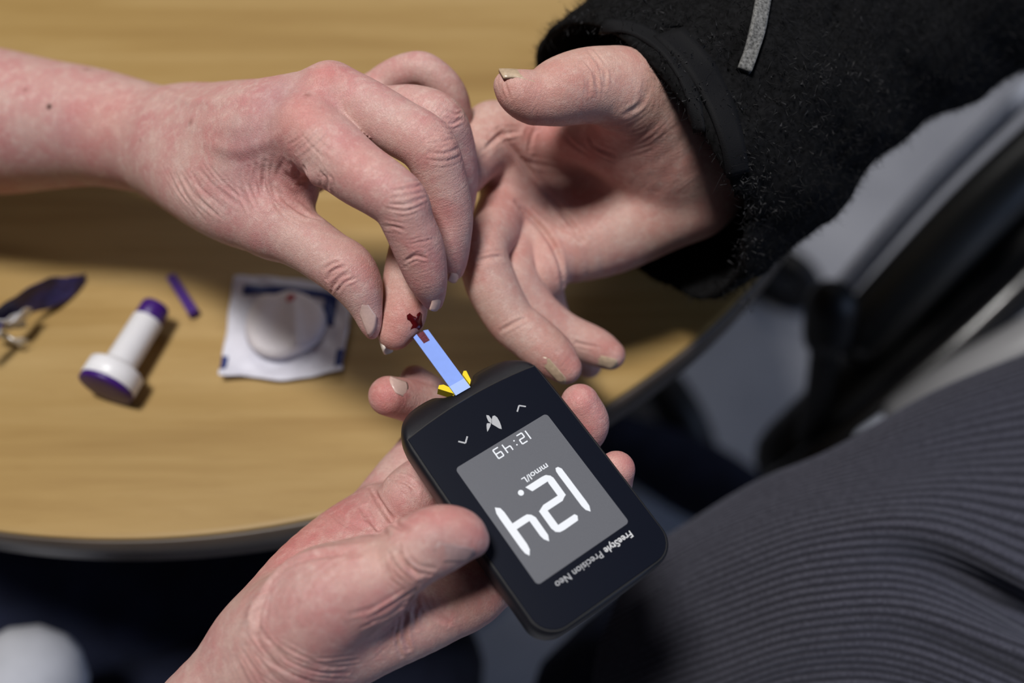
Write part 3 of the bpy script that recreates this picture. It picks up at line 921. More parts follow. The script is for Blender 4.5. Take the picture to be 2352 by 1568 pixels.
# cotton pad: a soft, slightly folded disc
cp = T(655, 748, 0.003)
ex = T(748, 752, 0.003) - cp; rx = np.linalg.norm(ex)
top_ = T(652, 672, 0.003) - cp; ry = np.linalg.norm(top_)
nr_, na = 16, 64
V = []; F = []
def pad_z(u, a):
    x, y = u * math.cos(a), u * math.sin(a)
    edge = max(0, 1 - u ** 6) ** 0.5
    return 0.0040 + 0.0042 * edge + 0.0030 * math.exp(-((x - 0.30 + 0.2 * y) / 0.14) ** 2) * (0.3 + 0.7 * max(0, 0.6 - y)) * edge + 0.0014 * math.exp(-((x + 0.55) / 0.3) ** 2) + 0.0045 * max(0, -y - 0.55)
def pad_r(a): return 1.0 - 0.13 * math.exp(-(((a - 1.95) + math.pi) % (2 * math.pi) - math.pi) ** 2 / 0.05) + 0.03 * math.sin(3 * a + 1)
for i in range(nr_ + 1):
    u = i / nr_
    for k in range(na):
        a = 2 * math.pi * k / na; r = u * pad_r(a)
        V.append(cp * np.array([1, 1, 0]) + np.array([rx * r * math.cos(a), ry * r * math.sin(a), TABLE_Z + pad_z(u, a) - (0.0 if u < 1 else 0.001)]))
for k in range(na):
    a = 2 * math.pi * k / na; r = 0.93 * pad_r(a)
    V.append(cp * np.array([1, 1, 0]) + np.array([rx * r * math.cos(a), ry * r * math.sin(a), TABLE_Z + 0.0032]))
for i in range(nr_ + 1):
    for k in range(na):
        k2 = (k + 1) % na; F.append((i * na + k, (i + 1) * na + k, (i + 1) * na + k2, i * na + k2))
F.append(tuple((nr_ + 1) * na + k for k in range(na))[::-1])
pad = thing('cotton_pad', [cp[0], cp[1], TABLE_Z + 0.003], 'round white cotton pad with a small red blood spot on the packet', 'cotton pad')
mesh_obj('pad', V, F, M['cotton'], pad)
# blood spot soaked into the pad
V = []; F = []
uc, ac = 0.62, math.radians(80); bx = uc * math.cos(ac) + 0.02; by = uc * math.sin(ac)
def padpoint(x, y):
    a = math.atan2(y, x); u = math.hypot(x, y) / pad_r(a)
    return cp * np.array([1, 1, 0]) + np.array([rx * x, ry * y, TABLE_Z + pad_z(u, a) + 0.00025])
for i in range(5):
    for k in range(20):
        a = 2 * math.pi * k / 20; rr = 0.115 * i / 4 * (1 + 0.18 * math.sin(2 * a + 1) + 0.1 * math.sin(5 * a))
        V.append(padpoint(bx + rr * 0.85 * math.cos(a), by + rr * 1.2 * math.sin(a)))
for i in range(4):
    for k in range(20):
        k2 = (k + 1) % 20; F.append((i * 20 + k, (i + 1) * 20 + k, (i + 1) * 20 + k2, i * 20 + k2))
mesh_obj('blood_spot', V, F, M['cotton_blood'], pad)

# crumpled foil wrapper with a purple printed side
fw = thing('foil_wrapper', T(60, 740), 'torn purple and silver foil wrapper curling up at the table left', 'wrapper')
g = np.array([[T(-60, 752, 0.024), T(0, 704, 0.024), T(50, 668, 0.020), T(110, 640, 0.014), T(160, 634, 0.008), T(196, 628, 0.003)],
              [T(-60, 775, 0.020), T(0, 725, 0.019), T(60, 690, 0.014), T(118, 664, 0.009), T(165, 648, 0.006), T(197, 634, 0.002)],
              [T(-55, 800, 0.018), T(10, 750, 0.016), T(76, 716, 0.008), T(132, 702, 0.003), T(172, 672, 0.002), T(196, 648, 0.001)]])
G = bicub(g, 41, 17)
ii = np.arange(G.shape[1])[None, :]; jj = np.arange(G.shape[0])[:, None]
G[..., 2] += 0.0003 * np.sin(ii * 0.8 + jj * 0.5) + 0.0004 * np.sin(ii * 0.33 - jj * 0.4)
G[..., 2] = np.maximum(G[..., 2], TABLE_Z + 0.0006)
sheet('printed_side', G, 0.0004, M['foil_purple'], fw)
def flap(rows, name='foil_flap'):
    G = bicub(np.array(rows), 21, 13); i2 = np.arange(G.shape[1])[None, :]; j2 = np.arange(G.shape[0])[:, None]
    G[..., 2] = np.maximum(G[..., 2] + 0.0009 * np.sin(i2 * 0.9 + j2), TABLE_Z + 0.0005)
    sheet(name, G, 0.0003, M['foil'], fw)
flap([[T(-30, 722, .022), T(10, 735, .020), T(40, 716, .018), T(72, 706, .015)], [T(-30, 735, .018), T(12, 742, .018), T(44, 735, .015), T(70, 716, .011)], [T(-30, 745, .015), T(14, 752, .013), T(40, 742, .011), T(60, 728, .008)]])
flap([[T(-20, 738, .017), T(10, 742, .017), T(40, 738, .014), T(60, 738, .012)], [T(-20, 748, .013), T(12, 750, .012), T(40, 746, .011), T(60, 746, .009)], [T(-20, 752, .010), T(14, 756, .010), T(38, 752, .009), T(56, 752, .007)]])
flap([[T(-20, 748, .012), T(5, 758, .012), T(30, 775, .010), T(66, 780, .007)], [T(-20, 768, .010), T(10, 772, .010), T(34, 786, .008), T(60, 790, .004)], [T(-20, 776, .006), T(14, 782, .006), T(40, 794, .004), T(56, 794, .002)]])

# ------------------------------------------------------------------ the person testing (both bare hands)
nurse = thing('person', (-0.45, -0.15, 0.0), 'person in navy trousers whose bare hands pinch the finger and hold the meter', 'person')
RED = (1.0, 0.66, 0.66); PUR = (0.80, 0.72, 0.82); DK = (0.35, 0.22, 0.18)

L_palm = [
    [(-160, 270, 422, 32), (-80, 274, 418, 31.2), (0, 280, 413, 29.7), (110, 286, 405, 25.9), (220, 293, 398, 23.2), (340, 318, 388, 21.2), (440, 330, 378, 19.4)],
    [(440, 312, 374, 17), (600, 268, 343, 12.5), (752, 220, 332, 9.6)],
    [(450, 350, 371, 17), (590, 322, 340, 14), (700, 300, 326, 11.6)],
    [(445, 310, 383, 15), (620, 268, 358, 12), (805, 240, 350, 9.6)],
    [(445, 330, 390, 14), (650, 290, 375, 11), (850, 238, 366, 9)],
    [(400, 380, 380, 15), (470, 425, 358, 15.5), (545, 470, 349, 14.5), (630, 512, 339, 11.8)],
    [(520, 390, 372, 15), (620, 390, 366, 13), (700, 380, 362, 11)],
    [(470, 378, 366, 15), (560, 396, 350, 14.5), (640, 412, 341, 11.5), (672, 424, 340, 9)],
]
L_thumb = [(630, 512, 339, 11.6), (705, 557, 334, 9.9), (755, 592, 331, 9.4), (795, 619, 329, 9.5), (822, 655, 329, 8.1), (839, 700, 330, 5.7), (850, 742, 331, 3.9), (854, 762, 332, 2.6)]
L_index = [(700, 300, 326, 11.4), (760, 345, 319, 11.0), (819, 394, 315, 10.4), (880, 434, 312, 9.6), (918, 466, 312, 9.1), (938, 513, 314, 8.3), (962, 570, 318, 8.2), (979, 630, 322, 6.9), (990, 668, 326, 5.0), (996, 692, 329, 3.3)]
L_middle = [(765, 215, 333, 10.2), (840, 248, 328, 9.6), (915, 292, 325, 9.4), (982, 336, 324, 9.3), (1017, 420, 328, 8.2), (1032, 490, 333, 8.0), (1031, 545, 336, 7.6), (1036, 590, 339, 5.9), (1042, 618, 341, 3.8)]
L_ring = [(815, 240, 350, 9.6), (880, 256, 346, 8.9), (950, 254, 341, 8.7), (1008, 276, 338, 8.8), (1036, 330, 343, 8.1), (1047, 400, 350, 7.9), (1044, 465, 357, 7.4), (1030, 530, 364, 6)]
L_pinky = [(850, 238, 366, 9), (893, 186, 361, 6.8), (938, 163, 357, 6.4), (978, 162, 355, 6.2), (1026, 203, 357, 6.1), (1045, 258, 362, 6.1), (1042, 330, 371, 5.8), (1030, 390, 378, 5)]
L_lines = [
    # knuckle and joint creases
    ([(905, 440), (945, 432), (968, 425)], 0.45, 0.7), ([(898, 470), (935, 468), (975, 452)], 0.45, 0.7), ([(900, 455), (940, 448), (972, 440)], 0.35, 0.6),
    ([(890, 480), (930, 484), (970, 470)], 0.3, 0.6), ([(985, 330), (1020, 325), (1045, 318)], 0.4, 0.6), ([(985, 350), (1020, 352), (1052, 340)], 0.5, 0.7), ([(985, 368), (1020, 370), (1056, 358)], 0.4, 0.6),
    ([(1000, 300), (1025, 308), (1040, 312)], 0.3, 0.6), ([(1000, 275), (1035, 283), (1062, 272)], 0.45, 0.7), ([(1020, 250), (1045, 262), (1062, 258)], 0.35, 0.6),
    ([(932, 600), (955, 588), (975, 590)], 0.6, 0.8), ([(940, 560), (965, 556), (1000, 548)], 0.25, 0.6), ([(880, 520), (905, 522), (930, 530)], 0.35, 0.7),
    # thumb joint
    ([(750, 640), (768, 622), (790, 612)], 0.7, 0.8), ([(762, 660), (778, 640), (800, 628)], 0.7, 0.8), ([(742, 620), (760, 608), (778, 600)], 0.4, 0.7), ([(775, 668), (790, 650), (812, 640)], 0.4, 0.7),
    # web of the thumb
    ([(628, 365), (622, 400), (640, 445), (690, 488), (730, 500)], 0.5, 1.4), ([(650, 368), (640, 400), (655, 435), (700, 470)], 0.45, 1.3),
    ([(610, 372), (604, 410), (625, 460), (680, 505)], 0.7, 1.2), ([(590, 380), (588, 420), (612, 475)], 0.45, 1.0), ([(570, 385), (570, 425), (595, 480)], 0.35, 0.9), ([(550, 390), (552, 430), (575, 485)], 0.3, 0.9),
    ([(672, 380), (682, 398), (690, 420)], 0.96, 1.2), ([(700, 385), (712, 400), (722, 425)], 0.96, 1.1), ([(740, 398), (748, 412), (752, 435)], 0.9, 1.0),
    # fine back-of-hand wrinkles
    ([(735, 285), (700, 312), (665, 335)], 0.25, 0.7), ([(748, 290), (715, 320), (678, 350)], 0.25, 0.7), ([(760, 300), (730, 330), (700, 360)], 0.25, 0.7), ([(705, 290), (735, 325), (765, 350)], 0.22, 0.7), ([(690, 305), (720, 340), (745, 365)], 0.22, 0.7),
    ([(786, 225), (790, 245), (795, 262)], 0.22, 0.7),
    ([(440, 400), (470, 440), (520, 480)], 0.3, 0.9), ([(420, 400), (450, 450), (500, 495)], 0.3, 0.9), ([(460, 390), (495, 430), (545, 470)], 0.3, 0.9), ([(400, 400), (430, 455), (470, 505)], 0.25, 0.9),
    ([(480, 380), (515, 420), (565, 462)], 0.25, 0.8), ([(385, 390), (410, 440), (440, 480)], 0.2, 0.8),
]
L_bulges = [(752, 178, 8, 0.9), (700, 262, 9, 1.0), (688, 402, 3.6, 1.6), (722, 410, 3.4, 1.5), (665, 388, 3.2, 1.0), (1018, 335, 6, 0.5), (940, 455, 6, 0.3), (610, 300, 10, -0.9), (655, 222, 9, -0.7), (480, 250, 9, 0.5)]
L_spots = [(752, 172, 7, RED, 0.75), (700, 255, 9, RED, 0.7), (640, 290, 9, RED, 0.4), (820, 365, 9, RED, 0.5), (1020, 338, 6, RED, 0.6), (965, 520, 10, RED, 0.35), (980, 620, 9, RED, 0.35), (1040, 500, 9, RED, 0.45), (850, 600, 8, RED, 0.3),
           (560, 350, 12, PUR, 0.5), (590, 330, 8, PUR, 0.4), (540, 440, 12, PUR, 0.4), (640, 210, 8, PUR, 0.5), (620, 240, 7, PUR, 0.4), (180, 275, 10, (1.0, 0.72, 0.76), 0.6), (150, 300, 8, PUR, 0.4), (200, 350, 9, (0.95, 0.7, 0.74), 0.5), (250, 270, 12, (1, 0.8, 0.78), 0.5), (60, 360, 20, PUR, 0.35),
           (113, 245, 0.95, (0.10, 0.05, 0.03), 0.95), (113, 245, 0.9, (0.10, 0.05, 0.03), 0.9), (438, 280, 1.3, DK, 0.5), (200, 158, 1.8, DK, 0.55), (58, 206, 0.9, DK, 0.5), (706, 218, 1.2, DK, 0.5), (322, 322, 0.8, DK, 0.4), (110, 60, 1, DK, 0.0),
           (960, 330, 12, (1.05, 0.98, 0.94), 0.4), (700, 460, 9, (0.8, 0.62, 0.60), 0.6), (790, 560, 9, (0.85, 0.68, 0.68), 0.4), (480, 330, 10, (1.06, 1.02, 0.98), 0.4)]
L_veins = [([(330, 190), (420, 225), (500, 232), (580, 215)], 0.5, 2.2), ([(470, 330), (540, 345), (600, 330), (650, 300)], 0.35, 2.0)]
left, frL = make_limb('arm', nurse, L_palm, [L_thumb, L_index, L_middle, L_ring, L_pinky], M['skin_nurse'], lines=L_lines, bulges=L_bulges, spots=L_spots, veins=L_veins)
tag(left, 'bare forearm and hand reaching in from the left, pinching the fingertip')
nail_drape(left, frL, [(818, 704), (838, 688), (866, 728), (851, 780)], M['nail'], 0.45)
nail(left, (1019, 648, 321), (1006, 716, 325.5), (0.80, 0.1, 0.55), 5.8, M['nail'], 0.9)
nail(left, (1066, 592, 336), (1046, 652, 339.5), (0.78, -0.1, 0.55), 6.0, M['nail'], 0.9)

R_palm = [
    [(330, 1900, 330, 25), (450, 1730, 322, 23), (575, 1580, 314, 20.5), (650, 1490, 309, 19)],
    [(610, 1480, 318, 15), (690, 1345, 328, 13.5), (780, 1240, 339, 11), (850, 1185, 344, 9.5)],
    [(640, 1480, 318, 16), (775, 1345, 326, 14), (905, 1180, 340, 10)],
    [(680, 1490, 316, 17), (860, 1380, 322, 15), (1010, 1250, 333, 11)],
    [(680, 1500, 312, 17), (850, 1440, 312, 15), (985, 1395, 315, 13), (1075, 1355, 320, 11.5)],
    [(640, 1490, 306, 16), (690, 1435, 300, 17), (755, 1378, 296, 16), (840, 1335, 293, 12.4)],
]
R_thumb = [(840, 1335, 293, 12.2), (905, 1303, 291, 10.2), (955, 1266, 289, 10.2), (1005, 1240, 289, 10), (1052, 1230, 290, 8.0), (1084, 1240, 291, 5.2)]
R_index = [(1060, 1362, 320, 11.6), (1150, 1318, 325, 9.8), (1310, 1225, 336, 8.6), (1385, 1145, 335, 8), (1416, 1078, 327, 6.2)]
R_middle = [(1010, 1250, 334, 11), (1120, 1150, 341, 9.5), (1240, 1060, 345, 8.8), (1320, 1010, 342, 7.8), (1352, 972, 336, 7), (1332, 926, 333, 6.6)]
R_ring = [(918, 1178, 345, 8.5), (938, 1142, 336, 10.0), (988, 1095, 343, 9.3), (1045, 1030, 354, 8.6), (1020, 955, 358, 8.0), (945, 922, 349, 7.6), (892, 909, 340, 6.9)]
R_pinky = [(855, 1180, 347, 9.5), (915, 1095, 354, 8.6), (950, 1050, 359, 8.1), (995, 975, 364, 7.6), (992, 912, 362, 6.8), (952, 872, 357, 5.4)]
R_lines = [
    ([(590, 1455), (595, 1400), (637, 1320), (714, 1282), (828, 1266)], 1.5, 1.9), ([(610, 1440), (630, 1350), (690, 1310)], 0.4, 1.0), ([(650, 1400), (680, 1340), (740, 1300)], 0.35, 1.0),
    ([(700, 1420), (715, 1350), (770, 1295), (830, 1275)], 0.35, 1.0), ([(735, 1400), (752, 1345), (800, 1290)], 0.3, 0.9),
    ([(585, 1460), (640, 1530), (720, 1570)], 0.5, 0.9), ([(600, 1440), (660, 1515), (760, 1550)], 0.45, 0.9), ([(575, 1480), (620, 1545), (680, 1590)], 0.4, 0.9), ([(620, 1470), (690, 1520), (790, 1530)], 0.35, 0.8), ([(650, 1480), (730, 1520), (820, 1515)], 0.35, 0.8), ([(560, 1500), (600, 1560), (650, 1600)], 0.35, 0.9), ([(540, 1510), (570, 1570), (600, 1610)], 0.3, 0.9), ([(600, 1490), (650, 1540), (740, 1580)], 0.35, 0.8), ([(640, 1500), (710, 1540), (800, 1545)], 0.35, 0.8), ([(555, 1380), (590, 1370), (610, 1350)], 0.3, 0.8), ([(560, 1420), (580, 1410), (600, 1390)], 0.3, 0.8),
    # thumb joint rings
    ([(905, 1270), (915, 1300), (945, 1330)], 0.8, 1.0), ([(918, 1258), (928, 1292), (962, 1322)], 0.9, 1.0), ([(932, 1290), (950, 1312), (985, 1318)], 0.7, 0.9), ([(898, 1285), (905, 1312), (932, 1340)], 0.5, 0.9), ([(945, 1285), (965, 1300), (1000, 1305)], 0.5, 0.8), ([(888, 1298), (897, 1325), (920, 1348)], 0.35, 0.8),
    # web below the thumb
    ([(960, 1358), (930, 1400), (925, 1450), (935, 1490)], 0.8, 1.1), ([(965, 1362), (950, 1400), (955, 1440)], 0.6, 1.0), ([(955, 1352), (900, 1390), (850, 1420)], 0.6, 1.1), ([(945, 1370), (890, 1410), (830, 1440)], 0.45, 1.0), ([(940, 1385), (890, 1430), (830, 1470)], 0.4, 1.0), ([(945, 1400), (910, 1450), (870, 1490)], 0.35, 1.0), ([(970, 1370), (990, 1405), (1030, 1430)], 0.5, 1.0), ([(900, 1365), (850, 1395), (800, 1410)], 0.3, 1.0),
    # finger creases on the palm side
    ([(850, 1115), (870, 1150), (905, 1200), (935, 1215)], 1.2, 1.3), ([(835, 1165), (860, 1205), (890, 1235)], 0.8, 1.2), ([(895, 1098), (930, 1105), (955, 1130)], 0.8, 1.0), ([(760, 1170), (800, 1200), (850, 1215)], 0.35, 1.2),
]
R_bulges = [(720, 1370, 14, 0.8), (1030, 1195, 7, 0.5), (960, 1420, 9, 0.6), (700, 1260, 10, 0.5)]
R_spots = [(1040, 1180, 9, RED, 0.55), (1085, 1215, 7, RED, 0.5), (880, 900, 8, RED, 0.75), (900, 945, 7, RED, 0.5), (1335, 930, 8, RED, 0.6), (1355, 985, 7, RED, 0.45), (1430, 1060, 8, RED, 0.6), (640, 1260, 12, RED, 0.5), (700, 1215, 12, RED, 0.6), (760, 1180, 10, RED, 0.5), (780, 1300, 9, RED, 0.3),
           (640, 1400, 13, (0.86, 0.80, 0.86), 0.55), (690, 1360, 14, (0.90, 0.86, 0.88), 0.5), (830, 1430, 11, (0.80, 0.62, 0.66), 0.6), (930, 1340, 8, (0.85, 0.65, 0.66), 0.5), (1010, 1255, 6, (0.62, 0.55, 0.58), 0.7), (780, 1500, 16, (0.84, 0.70, 0.72), 0.5), (700, 1540, 16, (0.92, 0.80, 0.78), 0.4), (1020, 1390, 12, (1.0, 0.94, 0.86), 0.6), (870, 1290, 8, (1.05, 0.98, 0.94), 0.5), (1090, 1400, 10, (0.85, 0.66, 0.68), 0.5), (900, 1160, 9, (0.92, 0.72, 0.74), 0.6), (945, 865, 7, (0.92, 0.66, 0.68), 0.7), (820, 1150, 9, (0.9, 0.7, 0.72), 0.4)]
R_veins = [([(520, 1500), (560, 1450), (575, 1400), (590, 1360)], 0.4, 2.0)]
right, frR = make_limb('arm', nurse, R_palm, [R_thumb, R_index, R_middle, (R_ring, 1.5), (R_pinky, 1.5)], M['skin_nurse'], lines=R_lines, bulges=R_bulges, spots=R_spots, veins=R_veins)
tag(right, 'bare hand from below, thumb pressed on the meter edge')
nail_drape(right, frR, [(988, 1240), (1002, 1292), (1080, 1286), (1097, 1260)], M['nail_shaded'], 0.15)
nail_drape(right, frR, [(932, 914), (944, 880), (893, 864), (908, 902)], M['nail'])

# the sitter's navy trousers and pale tunic low at the left, under the table edge
V, F = tube([P(-420, 1700, 620), P(-50, 1480, 640), P(300, 1400, 650), P(700, 1330, 665)], [0.085, 0.08, 0.072, 0.06], 40, 10)
tr = mesh_obj('trouser_leg', V, F, M['navy'], nurse)
V, F = tube([P(-500, 2100, 600), P(0, 1900, 600), P(500, 1720, 610), P(900, 1560, 640)], [0.09, 0.085, 0.075, 0.06], 40, 10)
mesh_obj('trouser_leg', V, F, M['navy'], nurse)
V, F = tube([P(-420, 2050, 465), P(-190, 1800, 475), P(55, 1578, 491)], [0.052, 0.046, 0.030], 40, 10)
tn = mesh_obj('tunic', V, F, M['pale_cloth'], nurse)

# ------------------------------------------------------------------ the person being tested
patient = thing('person', (0.62, 0.30, 0.0), 'seated person in black fleece jacket and grey corduroys offering a pricked finger', 'person')
H_palm = [
    [(1800, 280, 420, 27), (1690, 330, 404, 25), (1590, 370, 390, 23)],
    [(1580, 350, 384, 18), (1370, 330, 388, 13), (1150, 312, 374, 11.5)],
    [(1580, 400, 392, 16), (1360, 420, 396, 13), (1165, 418, 382, 11.3)],
    [(1580, 430, 392, 17), (1370, 490, 392, 14), (1195, 505, 382, 11.3)],
    [(1570, 440, 388, 19), (1400, 535, 386, 16), (1255, 590, 379, 11.3)],
    [(1590, 345, 380, 20), (1500, 265, 358, 17), (1425, 208, 343, 13.6)],
    [(1530, 350, 372, 18), (1420, 320, 368, 15), (1330, 310, 370, 11)],
]
H_thumb = [(1440, 212, 345, 13.6), (1400, 198, 340, 13.2), (1345, 198, 336, 12.6), (1290, 210, 332, 11.4), (1252, 224, 330, 9.2), (1222, 223, 329, 8.8), (1192, 212, 327, 7.4), (1167, 197, 326, 4.9)]
H_index = [(1130, 305, 374, 11.6), (1065, 385, 363, 9.8), (998, 465, 352, 9.2), (962, 540, 345, 8.8), (942, 610, 341, 8.5), (931, 680, 339, 8.3), (924, 728, 337, 7.8), (907, 763, 336, 6.1)]
H_middle = [(1162, 470, 381, 10.5), (1130, 530, 366, 9.2), (1111, 580, 355, 8.7), (1127, 650, 354, 9.2), (1172, 732, 354, 8.7), (1215, 770, 353, 8.6), (1262, 810, 352, 8.3), (1299, 845, 351, 5.8)]
H_ring = [(1205, 530, 383, 10.5), (1180, 600, 373, 8.8), (1174, 640, 366, 8.2), (1215, 700, 367, 8.2), (1290, 760, 369, 7.6), (1365, 795, 369, 7.2), (1402, 815, 368, 5.6)]
H_pinky = [(1255, 580, 381, 11), (1250, 625, 375, 9.6), (1243, 662, 378, 8.6), (1270, 735, 387, 7.2), (1320, 808, 390, 6.6), (1352, 838, 390, 5.2)]
H_lines = [
    ([(1145, 298), (1180, 345), (1237, 416), (1285, 475), (1336, 550)], 1.3, 1.6), ([(1188, 465), (1245, 527), (1277, 582), (1293, 655)], 1.5, 1.6), ([(1225, 480), (1290, 520), (1345, 560)], 0.4, 1.3),
    ([(1110, 345), (1150, 310), (1190, 300)], 0.9, 1.3), ([(1200, 365), (1240, 380), (1300, 395)], 0.4, 1.2),
    ([(1100, 600), (1130, 592), (1152, 590)], 0.5, 1.0), ([(1215, 345), (1222, 310), (1228, 295)], 0.7, 1.2), ([(1290, 300), (1310, 330), (1350, 360)], 0.6, 1.3), ([(1345, 300), (1365, 335), (1410, 355)], 0.5, 1.3),
    # thumb
    ([(1340, 135), (1365, 165), (1372, 200)], 0.5, 0.9), ([(1325, 150), (1350, 180), (1352, 215)], 0.4, 0.9), ([(1355, 120), (1385, 160), (1390, 200)], 0.35, 0.9), ([(1440, 262), (1475, 235), (1490, 190)], 0.4, 1.5), ([(1172, 150), (1160, 185), (1172, 225)], 0.35, 0.8),
    ([(1400, 300), (1450, 290), (1500, 250)], 0.15, 1.2), ([(1420, 330), (1480, 310), (1525, 270)], 0.15, 1.2), ([(1440, 350), (1500, 330), (1540, 295)], 0.15, 1.2),
    ([(1150, 760), (1180, 742), (1205, 730)], 0.4, 1.0), ([(1300, 775), (1330, 790), (1380, 800)], 0.3, 1.0),
]
H_bulges = [(1215, 600, 9, 1.3), (1190, 560, 6, 0.6), (1330, 300, 12, -1.0), (1420, 540, 18, 1.0), (1250, 640, 7, 1.0), (1290, 430, 16, -1.5), (1175, 380, 10, 0.8)]
H_spots = [(1180, 220, 8, RED, 0.45), (1250, 230, 9, RED, 0.35), (915, 740, 8, RED, 0.35), (905, 780, 7, RED, 0.4), (960, 715, 5, (1.0, 0.60, 0.58), 0.6), (1310, 830, 8, RED, 0.45), (1390, 790, 8, RED, 0.4), (1115, 550, 8, RED, 0.35), (1240, 600, 10, RED, 0.3), (1230, 310, 10, (0.95, 0.6, 0.62), 0.6), (1330, 320, 12, (0.95, 0.66, 0.68), 0.5), (1420, 320, 12, (0.96, 0.74, 0.78), 0.5),
           (1250, 420, 20, (0.92, 0.76, 0.76), 0.5), (1150, 450, 14, (0.94, 0.74, 0.76), 0.5), (1380, 140, 16, (1.06, 1.04, 1.0), 0.5), (1450, 180, 16, (1.05, 1.02, 0.98), 0.4), (1290, 770, 6, (0.92, 0.92, 0.84), 0.4), (1130, 740, 7, (0.9, 0.95, 0.9), 0.4)]
hand, frH = make_limb('arm', patient, H_palm, [H_thumb, H_index, (H_middle, 2.5), (H_ring, 2.5), (H_pinky, 3)], M['skin_patient'], lines=H_lines, bulges=H_bulges, spots=H_spots)
tag(hand, 'open palm-up hand with a pricked index finger')
nail(hand, (1262, 170, 326), (1147, 151, 324), (0.1, 0.88, 0.30), 12, M['nail_old'], 0.8, 0.9)
nail(hand, (862, 735, 340), (879, 815, 337.5), (-0.92, -0.25, -0.15), 9, M['nail_edge'], 0.85, 0.6)
nail_drape(hand, frH, [(1252, 812), (1232, 826), (1290, 882), (1304, 872)], M['nail_old'])
nail_drape(hand, frH, [(1366, 812), (1362, 834), (1408, 846), (1420, 826)], M['nail_old'])

# drop of blood on the fingertip
def blood(px_outline, parent, h=0.4):
    cen = np.mean(px_outline, 0); V = []; F = []
    o = np.array(px_outline, float); n = len(o)
    for i, s in enumerate((0.0, 0.45, 0.8, 1.0)):
        for p in o:
            q = cen + (p - cen) * s; c, nn = frH.at(q[0], q[1])
            V.append(c + nn * (0.12 + h * max(0, 1 - s ** 2)))
    for i in range(3):
        for k in range(n):
            k2 = (k + 1) % n; F.append((i * n + k2, i * n + k, (i + 1) * n + k, (i + 1) * n + k2))
    return mesh_obj('blood_drop', toW(np.array(V)), F, M['blood'], parent)
bo = [(942, 757), (947, 746), (941, 737), (935, 733), (934, 724), (941, 719), (948, 725), (955, 728), (958, 720), (964, 716), (969, 721), (968, 734), (970, 748), (963, 757)]
blood([(x, y) for x, y in bo], hand)

# black fleece sleeve: wide open cuff running up to the right
S_out = [(1425, 398, 384, 59), (1560, 312, 393, 63), (1690, 228, 403, 60), (1800, 155, 412, 52.5), (1960, 60, 424, 51), (2200, -80, 440, 55), (2500, -260, 458, 60)]
lo, hi = bounds([S_out], 6)
hi[0] = min(hi[0], C(2560, 0, 430)[0])
sf = Field(lo, hi, 1.5)
sl, A = sf.chain(S_out, nsub=6, margin=8)
sf.D[sl] = A
X, Y, Z = np.meshgrid(sf.ax[0], sf.ax[1], sf.ax[2], indexing='ij')
aX = C(1690, 228, 403) - C(1425, 398, 384); aX /= np.linalg.norm(aX)
c0 = C(1440, 390, 385)
along = (X - c0[0]) * aX[0] + (Y - c0[1]) * aX[1] + (Z - c0[2]) * aX[2]
sf.D += (1.6 * np.sin(along * 0.11 + Y * 0.03) * np.sin(Y * 0.05 + Z * 0.06 + 1) + 1.3 * np.sin(X * 0.13 + Z * 0.1) * np.sin(Y * 0.14 + 2) + 0.9 * np.sin(X * 0.33 + 1.0) * np.sin(Y * 0.31) * np.sin(Z * 0.29 + 0.5)).astype(np.float32)
inner = [(p[0], p[1], p[2], p[3] - 4.5) for p in S_out[:5]]
inner[0] = (1300, 478, 375, 54)
sl, B = sf.chain(inner, nsub=6, margin=8)
sf.D[sl] = np.maximum(sf.D[sl], -np.where(B > 20, 100, B))
cut = -(along - 2.0 * np.sin(Y * 0.06) ).astype(np.float32)
k = 3.0; hh = np.maximum(k - np.abs(sf.D - cut), 0) / k
sf.D = np.maximum(sf.D, cut) + hh * hh * k * 0.25
del X, Y, Z, along, cut
SV, SF = sf.mesh()
SN = vnormals(SV, SF)
sleeve = mesh_obj('jacket_sleeve', toW(SV), SF, M['fleece'], patient)
tag(sleeve, 'black fuzzy fleece sleeve with strapped cuff')
frS = Front(SV, SN)
# fleece pile: short curled fibres all over the sleeve
nst = 46000
ids = RNG.integers(0, len(SV), nst)
p0 = SV[ids] + RNG.normal(0, 0.5, (nst, 3)); nrm = SN[ids]
dr = nrm + RNG.normal(0, 0.75, (nst, 3)); dr /= np.linalg.norm(dr, axis=1)[:, None]
ln = RNG.uniform(1.2, 3.6, nst)[:, None]
sd = np.cross(dr, RNG.normal(0, 1, (nst, 3))); sd /= np.linalg.norm(sd, axis=1)[:, None]
bend = RNG.normal(0, 0.35, (nst, 3)) * ln
wd = 0.11
q = np.stack([p0 - sd * wd, p0 + sd * wd, p0 + dr * ln * 0.55 + sd * wd * 0.8, p0 + dr * ln * 0.55 - sd * wd * 0.8, p0 + dr * ln + bend + sd * wd * 0.2, p0 + dr * ln + bend - sd * wd * 0.2], 1).reshape(-1, 3)
bi = (np.arange(nst) * 6)[:, None]
FF = np.vstack([bi + np.array([[0, 1, 2, 3]]), bi + np.array([[3, 2, 4, 5]])])
pile = mesh_obj('fleece_pile', toW(q), FF, M['fibre'], sleeve, smooth=False); pile['kind'] = 'stuff'
